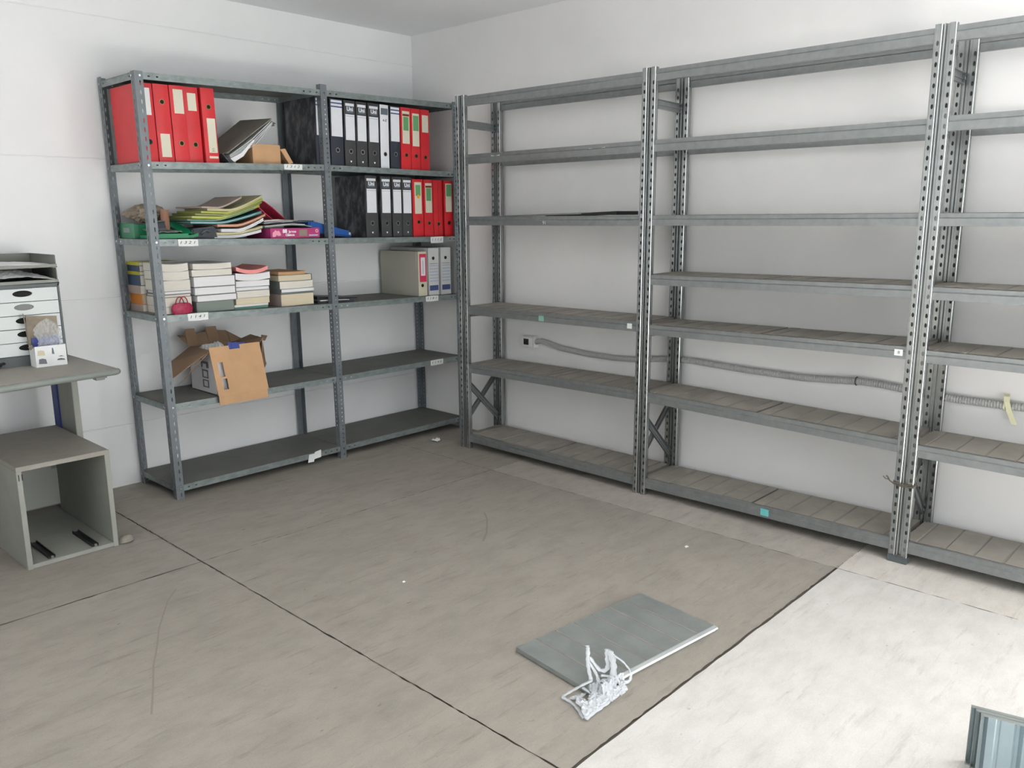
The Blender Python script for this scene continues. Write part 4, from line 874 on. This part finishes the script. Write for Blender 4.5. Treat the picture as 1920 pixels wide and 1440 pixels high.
# ------------------------------------------------------------------ desk with drawer unit, trays, box, cable
t = thing('desk', 'grey laminate desk against the back wall at the left edge of the photo', 'desk', (-2.9, -.4, 0))
k = MB(); zt = .740
pl_ = [(-2.262, -.715), (-2.275, -.012), (-4.05, -.012), (-4.05, -.93), (-2.716, -.782), (-2.272, -.728)]
k.prism(pl_, lambda u, v, q: (u, v, q), zt - .026, zt); k.build('worktop', M['desk'], t, bevel=.004)
k = MB(); e = [(-2.262, -.715), (-2.272, -.728), (-2.716, -.782), (-4.05, -.93)]
k.tube([(p[0], p[1] - .002, zt - .014) for p in e], .013, 10); k.build('edge_trim', M['deskedge'], t, smooth=True)
k = MB(); k.box(-2.345, -2.300, -.700, -.640, .700, .714); k.box(-2.340, -2.305, -.690, -.650, .692, .700); k.build('bracket', M['deskedge'], t, bevel=.001)
k = MB(); k.box(-2.338, -2.312, -.385, -.200, .012, .714); k.box(-2.345, -2.305, -.62, -.06, .690, .714); k.box(-2.350, -2.300, -.60, -.05, 0, .03); k.build('leg', M['cab'], t, bevel=.002)
k = MB(); k.box(-2.345, -2.305, -.205, -.135, .02, .714); k.build('cable_column', M['bluecol'], t, bevel=.002)
k = MB(); k.box(-3.96, -3.93, -.60, -.08, 0, .714); k.build('leg', M['cab'], t, bevel=.002)

t = thing('open_pedestal', 'grey pedestal cabinet without its drawers standing in front of the desk', 'cabinet', (-2.53, -.5, 0))
x0, x1, y0, y1, h = -2.705, -2.3585, -.795, -.180, .420; th = .019
k = MB(); k.box(x0, x0 + th, y0, y1, 0, h - th); k.build('side_panel', M['cab'], t, bevel=.0012)
k = MB(); k.box(x1 - th, x1, y0, y1, 0, h - th); k.build('side_panel', M['cab'], t, bevel=.0012)
k = MB(); k.box(x0, x1, y0 - .002, y1, h - th, h); k.build('top_panel', M['desk'], t, bevel=.0012)
k = MB(); k.box(x0 + th, x1 - th, y0 + .001, y1, 0.002, th); k.build('bottom_panel', M['cab'], t, bevel=.0012)
k = MB(); k.box(x0 + th, x1 - th, y1 - .008, y1, .045, h - th); b_ = k.build('back_panel', M['cabin'], t)
k = MB(); k.prism([(-2.66, .05), (-2.38, .05), (-2.375, .22), (-2.40, .22), (-2.41, .33), (-2.50, .32), (-2.58, .25), (-2.66, .22)], lambda u, v, q: (u, q, v), y1 - .0095, y1 - .008); o = k.build('pale_patch', M['patch'], b_); o['label'] = 'pale patch'
for xa in (-2.612, -2.446):
    k = MB(); k.box(xa - .013, xa + .013, -.800 + .02, -.560, th, th + .006); k.box(xa - .013, xa - .010, -.78, -.56, th + .006, th + .012); k.box(xa + .010, xa + .013, -.78, -.56, th + .006, th + .012); r_ = k.build('drawer_runner', M['black'], t)
    k = MB(); k.ring((xa, -.787, th + .007), 'y', 0, .006, .008, 10); k.build('runner_roller', M['ring'], r_)
k = MB(); k.box(x0 + .006, x0 + .009, y0 - .0006, y0 + .002, h - .055, h - .03); k.box(x0 + .018, x0 + .021, y0 + .0, y0 + .002, h - .055, h - .03); k.build('hinge_slot', M['dark'], t)

# plastic lump (loose caster cover) next to the cabinet
k = MB()
def lf(u, v):
    a = 2 * PI * u; ph = PI / 2 * v; return (-2.322 + .034 * math.cos(a) * math.cos(ph), -.775 + .030 * math.sin(a) * math.cos(ph), .003 + .028 * math.sin(ph) + .004 * math.cos(a + 1) * (1 - v))
k.sheet(lf, 24, 8); tag(k.build('caster_cap', M['stone'], smooth=True), 'rounded grey plastic cap on the floor beside the cabinet foot', 'cap')

t = thing('desktop_drawer_unit', 'charcoal desktop drawer unit with five pale drawers on the desk', 'drawer unit', (-2.487, -.2, zt))
x0, x1, y0, y1, za, zb_ = -2.634, -2.340, -.378, -.045, zt, 1.083
k = MB(); k.box(x0, x0 + .010, y0, y1, za, zb_); k.box(x1 - .010, x1, y0, y1, za, zb_); k.box(x0, x1, y0, y1, zb_ - .016, zb_); k.box(x0, x1, y0, y1, za, za + .044); k.box(x0, x1, y1 - .004, y1, za, zb_)
k.build('housing', M['frame'], t, bevel=.003)
for i in range(5):
    zt1 = 1.0665 - i * .0566; zt0 = zt1 - .0540
    k = MB(); yf = y0 - .003
    # front with an oval finger opening
    xc, zc, rx, rz = -2.487, zt1 - .021, .038, .0135
    n = 24; inn = [(xc + rx * math.cos(2 * PI * j / n), zc + rz * math.sin(2 * PI * j / n)) for j in range(n)]
    xa, xb = x0 + .011, x1 - .011
    def outp(j):
        a = 2 * PI * j / n; c_, s_ = math.cos(a), math.sin(a); q = min((xb - xc) / abs(c_) if abs(c_) > 1e-6 else 1e9, ((zt1 - zc) if s_ > 0 else (zc - zt0)) / abs(s_) if abs(s_) > 1e-6 else 1e9); return (xc + c_ * q, zc + s_ * q)
    cor = {3: 0}
    for j in range(n):
        a, b = outp(j), outp((j + 1) % n); p, q = inn[j], inn[(j + 1) % n]
        pts = [(p[0], yf, p[1]), (a[0], yf, a[1])]
        if abs(a[0] - b[0]) > 1e-6 and abs(a[1] - b[1]) > 1e-6:
            cx_ = xb if a[0] > xc and b[0] > xc else xa; cz_ = zt1 if (a[1] + b[1]) / 2 > zc else zt0; pts.append((cx_, yf, cz_))
        pts += [(b[0], yf, b[1]), (q[0], yf, q[1])]; k.quad(pts)
        k.quad([(p[0], yf, p[1]), (q[0], yf, q[1]), (q[0], yf + .012, q[1]), (p[0], yf + .012, p[1])])
    k.box(xa, xb, yf + .004, yf + .005, zt0, zt0 + .001); k.box(xa, xa + .002, yf + .001, y1 - .02, zt0, zt1 - .004); k.box(xb - .002, xb, yf + .001, y1 - .02, zt0, zt1 - .004); k.box(xa, xb, yf + .002, y1 - .02, zt0, zt0 + .002)
    d_ = k.build('drawer', M['drawerw'], t)
    k = MB(); k.prism([(xc + (rx + .003) * math.cos(2 * PI * j / n), zc + (rz + .003) * math.sin(2 * PI * j / n)) for j in range(n)], lambda u, v, q: (u, q, v), yf + .008, yf + .012); k.build('finger_pull', M['cgrey'] if i == 1 else M['dark'], d_)

def tray(z, h, lab, paper_lab, pm, x0=-2.63, x1=-2.338, y0=-.375, y1=-.05):
    t = thing('letter_tray', lab, 'tray', ((x0 + x1) / 2, (y0 + y1) / 2, z), (0, 0, 0), 'letter trays on the drawer unit')
    k = MB(); lip = .014
    k.box(x0, x1, y0, y1, z, z + .003); k.box(x0, x0 + .003, y0 + .01, y1, z, z + h); k.box(x1 - .003, x1, y0 + .01, y1, z, z + h); k.box(x0, x1, y1 - .003, y1, z, z + h); k.box(x0, x1, y0, y0 + .003, z, z + lip)
    k.box(x1 - .012, x1 + .004, y0 + .03, y1, z + h - .003, z + h); k.box(x0 - .004, x0 + .012, y0 + .03, y1, z + h - .003, z + h)
    k.build('tray_body', M['traygrey'], t, bevel=.0015)
    k = MB(); k.sheet(lambda u, v: (x0 + .008 + (x1 - x0 - .020) * u, y0 + .001 + .27 * v, z + .010 + pm * (.25 + .75 * math.sin(PI * min(1, .15 + u * .85))) * (.50 + .50 * min(1, v * 2.6)) * (.80 + .20 * nz(u * 4, v * 4, 0, z * 9))), 26, 20)
    tag(k.build('loose_papers', M['pagesw'], solid=.001), paper_lab, 'paper')
tray(1.0845, .062, 'grey letter tray holding white papers, directly on the drawer unit', 'crumpled white papers in the lower letter tray', .052)
tray(1.150, .052, 'grey letter tray with dusty scraps, uppermost on the drawer unit', 'dusty scraps of paper in the upper letter tray', .012)

t = thing('small_open_box', 'small white printed carton with raised lid standing on the desk', 'box', (-2.42, -.40, zt))
x0, x1, y0, y1, h = -2.490, -2.369, -.462, -.392, .088; th = .0015
k = MB(); k.box(x0, x1, y0, y0 + th, zt, zt + h); k.box(x0, x1, y1 - th, y1, zt, zt + h); k.box(x0, x0 + th, y0 + th, y1 - th, zt, zt + h); k.box(x1 - th, x1, y0 + th, y1 - th, zt, zt + h); k.box(x0 + th, x1 - th, y0 + th, y1 - th, zt, zt + th); b_ = k.build('body', M['paper'], t)
k = MB(); yy = y0 - .0006
for (a, b, c, d, mm) in ((.008, .038, .050, .072, 'pagesy'), (.010, .042, .014, .036, 'print'), (.064, .074, .052, .078, 'logoblk'), (.082, .114, .022, .030, 'print'), (.088, .112, .038, .041, 'ink')):
    k = MB(); k.prism([(x0 + a, c), (x0 + b, c - .002), (x0 + b - .003, d - .004), (x0 + (a + b) / 2, d), (x0 + a + .002, d - .002)], lambda u, v, q: (u, q, zt + v), yy, y0); k.build('printed_picture', M[mm], b_)
k = MB(); k.plate([(x1, y1, zt + h), (x0, y1, zt + h), (x0 + .002, y1 + .004, zt + h + .125), (x1 + .002, y1 + .004, zt + h + .115)], .0015); k.plate([(x0, y1, zt + h), (x0, y1 - .03, zt + h), (x0 - .014, y1 - .022, zt + h + .14), (x0 - .004, y1, zt + h + .13)], .0015)
k.plate([(x0, y0, zt + h), (x0, y0 + .04, zt + h), (x0 - .012, y0 + .04, zt + h - .004), (x0 - .018, y0 - .004, zt + h - .012)], .001); k.build('lid_flap', M['bag'], t)
k = MB(); k.plate([(x0 + .012, y1 - .006, zt + h - .01), (x1 - .002, y1 - .006, zt + h - .01), (x1 - .002, y1 - .004, zt + h + .034), (x0 + .012, y1 - .004, zt + h + .030)], .001); o = k.build('blue_panel', M['bluedk'], t)
text('tel', .016, M['logowhite'], o, (x1 - .030, y1 - .0065 - .001, zt + h + .014), FY, 'lettering')
k = MB(); k.sheet(lambda u, v: (x0 + .022 + .098 * u + .01 * nz(v * 3, u, 0, 4), y0 + .022 + .03 * v + .008 * nz(u * 4, v * 3, 0, 5), zt + h * .7 + .135 * v * (.75 + .25 * math.sin(PI * u)) + .006 * nz(u * 6, v * 6, 0, 2)), 22, 18)
tag(k.build('plastic_bag', M['film'], smooth=False), 'clear plastic bag stuffed upright in the small white carton', 'bag')
k = MB(); k.tube([(-2.72, -.42, zt + .006), (-2.66, -.40, zt + .006), (-2.60, -.375, zt + .010), (-2.572, -.36, zt + .012), (-2.566, -.335, zt + .010), (-2.59, -.315 - .07, zt + .022), (-2.64, -.40, zt + .018)], .0055, 8)
tag(k.build('black_cable', M['black'], smooth=True), 'black cable end lying on the desk in front of the drawer unit', 'cable')

# ------------------------------------------------------------------ conduit, socket and tape on the right wall
t = thing('wall_socket', 'white surface-mounted wall socket behind the corner rack bay', 'socket', (0, -1.03, .635))
k = MB(); k.box(-.045, -.0005, -1.076, -.990, .596, .664); k.box(-.049, -.045, -1.073, -.993, .599, .661); k.build('housing', M['socket'], t, bevel=.003)
k = MB(); k.box(-.0505, -.048, -1.040, -1.000, .612, .648); k.build('socket_face', M['black'], t, bevel=.001); k = MB(); k.ring((-.022, -1.084, .632), 'y', .012, .017, .012, 14); k.build('gland', M['conduit'], t)
pth = [(-1.084, .634), (-1.114, .640), (-1.256, .613), (-1.449, .601), (-1.632, .599), (-1.772, .606), (-1.985, .633), (-2.125, .638), (-2.416, .628), (-2.681, .626), (-2.886, .638), (-2.948, .644), (-3.034, .642), (-3.143, .634), (-3.329, .621), (-3.463, .621), (-3.573, .623), (-4.2, .640), (-5.0, .65)]
fine = []
for i in range(len(pth) - 1):
    (a, b), (c, d) = pth[i], pth[i + 1]; n = max(2, int(abs(c - a) / .005)); fine += [(-.0145, a + (c - a) * j / n, b + (d - b) * j / n) for j in range(n)]
k = MB(); k.tube([(p[0] - .004, p[1], p[2]) for p in fine], .0165, 12, rib=-.12); c_ = tag(k.build('corrugated_conduit', M['conduit'], smooth=False), 'grey corrugated conduit sagging along the right wall from the socket', 'conduit')
k = MB(); k.tube([(-.0185 + .0178 * math.cos(2 * PI * i / 16), -2.935, .643 + .0178 * math.sin(2 * PI * i / 16)) for i in range(16)], .0022, 6, closed=True); tag(k.build('cable_tie', M['black'], smooth=True), 'black cable tie round the conduit left of the third upright', 'cable tie')
t = thing('masking_tape', 'cream masking tape strip hanging from the conduit at the right edge', 'tape', (-.03, -3.51, .65))
k = MB(); tp = [(-.010, -3.500, .668), (-.031, -3.504, .660), (-.040, -3.508, .640), (-.034, -3.520, .600), (-.036, -3.540, .556)]; k.ribbon(tp, [(a - .0012, b, c) for a, b, c in tp], (0, -.020, 0)); k.build('strip', M['tape'], t)
k = MB(); k.tube([(-.0185 + .0175 * math.cos(2 * PI * i / 16), -3.508, .622 + .0175 * math.sin(2 * PI * i / 16)) for i in range(16)], .004, 6, closed=True, flat=.4); k.build('wrap', M['tape'], t)

# ------------------------------------------------------------------ loose deck panel on the floor with torn plastic
t = thing('loose_deck_panel', 'ribbed galvanised deck panel lying on the floor near the pale slab', 'metal panel', (-1.585, -2.82, 0), (0, 0, math.radians(-6.5)))
k = MB(); Lx, Wy, hz = .590, .325, .017
top = [(-Lx / 2, -Wy / 2, hz)]; n = 7
for i in range(1, n):
    c = -Lx / 2 + Lx * i / n
    top += [(c - .0035, -Wy / 2, hz), (c - .0015, -Wy / 2, hz - .002), (c + .0015, -Wy / 2, hz - .002), (c + .0035, -Wy / 2, hz)]
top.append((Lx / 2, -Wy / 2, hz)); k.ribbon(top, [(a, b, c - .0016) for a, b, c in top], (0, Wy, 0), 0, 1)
for xx in (-Lx / 2, Lx / 2 - .0016): k.box(xx, xx + .0016, -Wy / 2, Wy / 2, .003, hz - .0002)
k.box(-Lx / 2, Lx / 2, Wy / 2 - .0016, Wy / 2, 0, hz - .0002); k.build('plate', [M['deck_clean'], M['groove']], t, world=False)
k = MB(); k.box(-Lx / 2, Lx / 2, -Wy / 2 - .0016, -Wy / 2, 0, hz); k.prism([(-Wy / 2 - .012, hz - .006), (-Wy / 2 - .010, hz - .001), (-Wy / 2, hz + .0016), (-Wy / 2 + .004, hz + .0016), (-Wy / 2 + .004, hz), (-Wy / 2, hz - .001), (-Wy / 2 - .009, hz - .004)], lambda u, v, q: (q, u, v), -Lx / 2, Lx / 2); k.build('front_lip', M['litlip'], t, world=False)

t = thing('torn_plastic', 'torn milky plastic film crumpled over the near corner of the loose panel', 'plastic film', (-1.88, -2.94, 0))
rr = random.Random(5)
def ondeck(x, y): return .0195 if (y > -2.985 + .114 * (x + 1.88) and x > -1.885) else 0.0
def fz(x, y, h=0): return ondeck(x, y) + .003 + h
def film(u, v):      # low pouch of film on the concrete, in front of the panel corner
    ax, ay = -1.948, -2.915; bx, by = -2.000, -3.015; cx_, cy_ = -1.765, -2.990
    x = ax + (bx - ax) * v * (1 - .2 * u) + (cx_ - ax) * u + .004 * nz(u * 9, v * 7, 0, 1); y = ay + (by - ay) * v * (1 - .55 * u) + (cy_ - ay) * u * .72 + .004 * nz(u * 8, v * 9, 0, 2)
    return (x, y, fz(x, y, .010 * abs(nz(u * 8, v * 7, 0, 3)) + .016 * math.sin(PI * v) * (1 - .3 * u)))
holes = {(rr.randint(2, 32), rr.randint(3, 7)) for _ in range(16)}
def msk(i, j):
    return not any((i - a, j - b) in holes for a in (0, 1) for b in (0, 1, 2))
k = MB(); k.sheet(film, 34, 18, mask=msk); k.build('film', M['whitefilm'], t, solid=.0006)
def strand(pts, wd, n=22):
    """flat twisted film strand through control points (Catmull-Rom)"""
    P = [Vector(p) for p in pts]; P = [P[0]] + P + [P[-1]]; out = []
    for i in range(1, len(P) - 2):
        for q in range(6):
            u = q / 6; a, b, c, d = P[i - 1], P[i], P[i + 1], P[i + 2]
            out.append(.5 * ((2 * b) + (c - a) * u + (2 * a - 5 * b + 4 * c - d) * u * u + (3 * b - a - 3 * c + d) * u ** 3))
    out.append(P[-2]); out = [Vector((p.x, p.y, max(p.z, ondeck(p.x, p.y) + .003))) for p in out]
    k = MB(); rad = [wd * (.55 + .45 * abs(math.sin(i * .9)) + .2 * rr.random()) for i in range(len(out))]
    k.tube(out, rad, 6, flat=.32); return k.build('strand', M['whitefilm'], t, smooth=True)
strand([(-1.868, -2.930, .030), (-1.848, -2.905, .045), (-1.828, -2.885, .062), (-1.806, -2.868, .080), (-1.797, -2.858, .086)], .007)
strand([(-1.828, -2.885, .060), (-1.838, -2.925, .035), (-1.868, -2.960, .020), (-1.900, -2.985, .010)], .006)
strand([(-1.815, -2.880, .066), (-1.810, -2.915, .034), (-1.785, -2.925, .032), (-1.760, -2.905, .056), (-1.745, -2.895, .064), (-1.738, -2.915, .050)], .008)
strand([(-1.742, -2.898, .062), (-1.765, -2.930, .050), (-1.795, -2.955, .032), (-1.825, -2.970, .030), (-1.860, -2.985, .012)], .012)
strand([(-1.740, -2.915, .052), (-1.728, -2.945, .034), (-1.735, -2.975, .014), (-1.765, -2.990, .008), (-1.800, -2.975, .014), (-1.790, -2.945, .030)], .006)
strand([(-1.830, -2.935, .032), (-1.815, -2.960, .030), (-1.830, -2.990, .012), (-1.870, -3.000, .010), (-1.905, -3.005, .008)], .007)
strand([(-1.870, -2.935, .034), (-1.905, -2.925, .030), (-1.935, -2.905, .014), (-1.960, -2.900, .008), (-1.962, -2.930, .006), (-1.975, -2.965, .006), (-1.998, -3.005, .006)], .006)
strand([(-1.905, -2.925, .024), (-1.900, -2.955, .012), (-1.925, -2.975, .010), (-1.945, -2.955, .010), (-1.935, -2.925, .012)], .006)
strand([(-1.800, -2.960, .016), (-1.845, -2.995, .008), (-1.900, -3.010, .008), (-1.960, -3.010, .008), (-1.998, -3.012, .006)], .008)

# ------------------------------------------------------------------ ribbed trays standing at the lower right
an = math.radians(-77)
for i, (ox, lb) in enumerate(((.0, 'front bluish ribbed metal tray standing on edge at the lower right corner'), (.022, 'middle ribbed metal tray of three standing on edge'), (.040, 'rear ribbed metal tray of three standing on edge'))):
    dn, ds = .013 * i, .011 * i; bx, by = -1.511 + .974 * dn - .225 * ds, -3.848 + .225 * dn + .974 * ds
    t = thing('ribbed_metal_tray', lb, 'metal tray', (bx, by, 0), (0, 0, an), 'ribbed trays standing at the lower right'); L_ = .60; h_ = .155; k = MB()
    # local x runs along the tray, local -y is its ribbed face
    n = 8; prof = []
    for j in range(n):
        c = L_ * (j + .5) / n; w2 = L_ / n / 2
        prof += [(c - w2 + .001, .010), (c - w2 + .008, .010), (c - w2 + .016, 0), (c - .006, 0.0), (c - .003, .0018), (c + .003, .0018), (c + .006, 0), (c + w2 - .004, 0)]
    tp = [(a, b, h_) for a, b in prof]; bt = [(a, b + .0014, h_) for a, b in prof]
    if i == 0: k.ribbon(tp, bt, (0, -.02, -h_ + .004), 0)
    else: k.ribbon(tp, bt, (0, 0, -h_ + .004), 0)
    k.build('ribbed_face', M['bluecorr'], t, world=False)
    k = MB(); k.box(0, L_, .000, .0115, h_, h_ + .002); k.box(0, .002, 0 if i else -.018, .0115, .004, h_); k.box(0, L_, -.032 if i == 0 else -.004, -.006 if i == 0 else .010, 0, .004); k.build('flange', M['deck_clean'], t, world=False)

# ------------------------------------------------------------------ small litter on the floor
k = MB(); k.sheet(lambda u, v: (-.385 + .046 * u, -.575 + .040 * v, .003 + .016 * abs(nz(u * 6, v * 5, 0, 4)) + .014 * abs(u - .5)), 10, 8); tag(k.build('crumpled_paper', M['paper'], solid=.001), 'small crumpled white paper scrap on the floor in the corner', 'paper')
for (x, y, s_, lb) in ((-.7607, -2.5676, .010, 'tiny white scrap on the floor in front of the middle rack bay'), (-1.7741, -1.9634, .006, 'tiny white scrap on the floor in the middle of the room')):
    k = MB(); k.plate([(x - s_, y - s_ * .4, .001), (x + s_, y - s_ * .6, .001), (x + s_ * .8, y + s_ * .5, .004), (x - s_ * .7, y + s_ * .5, .004)], .001); tag(k.build('paper_scrap', M['paper']), lb, 'paper')
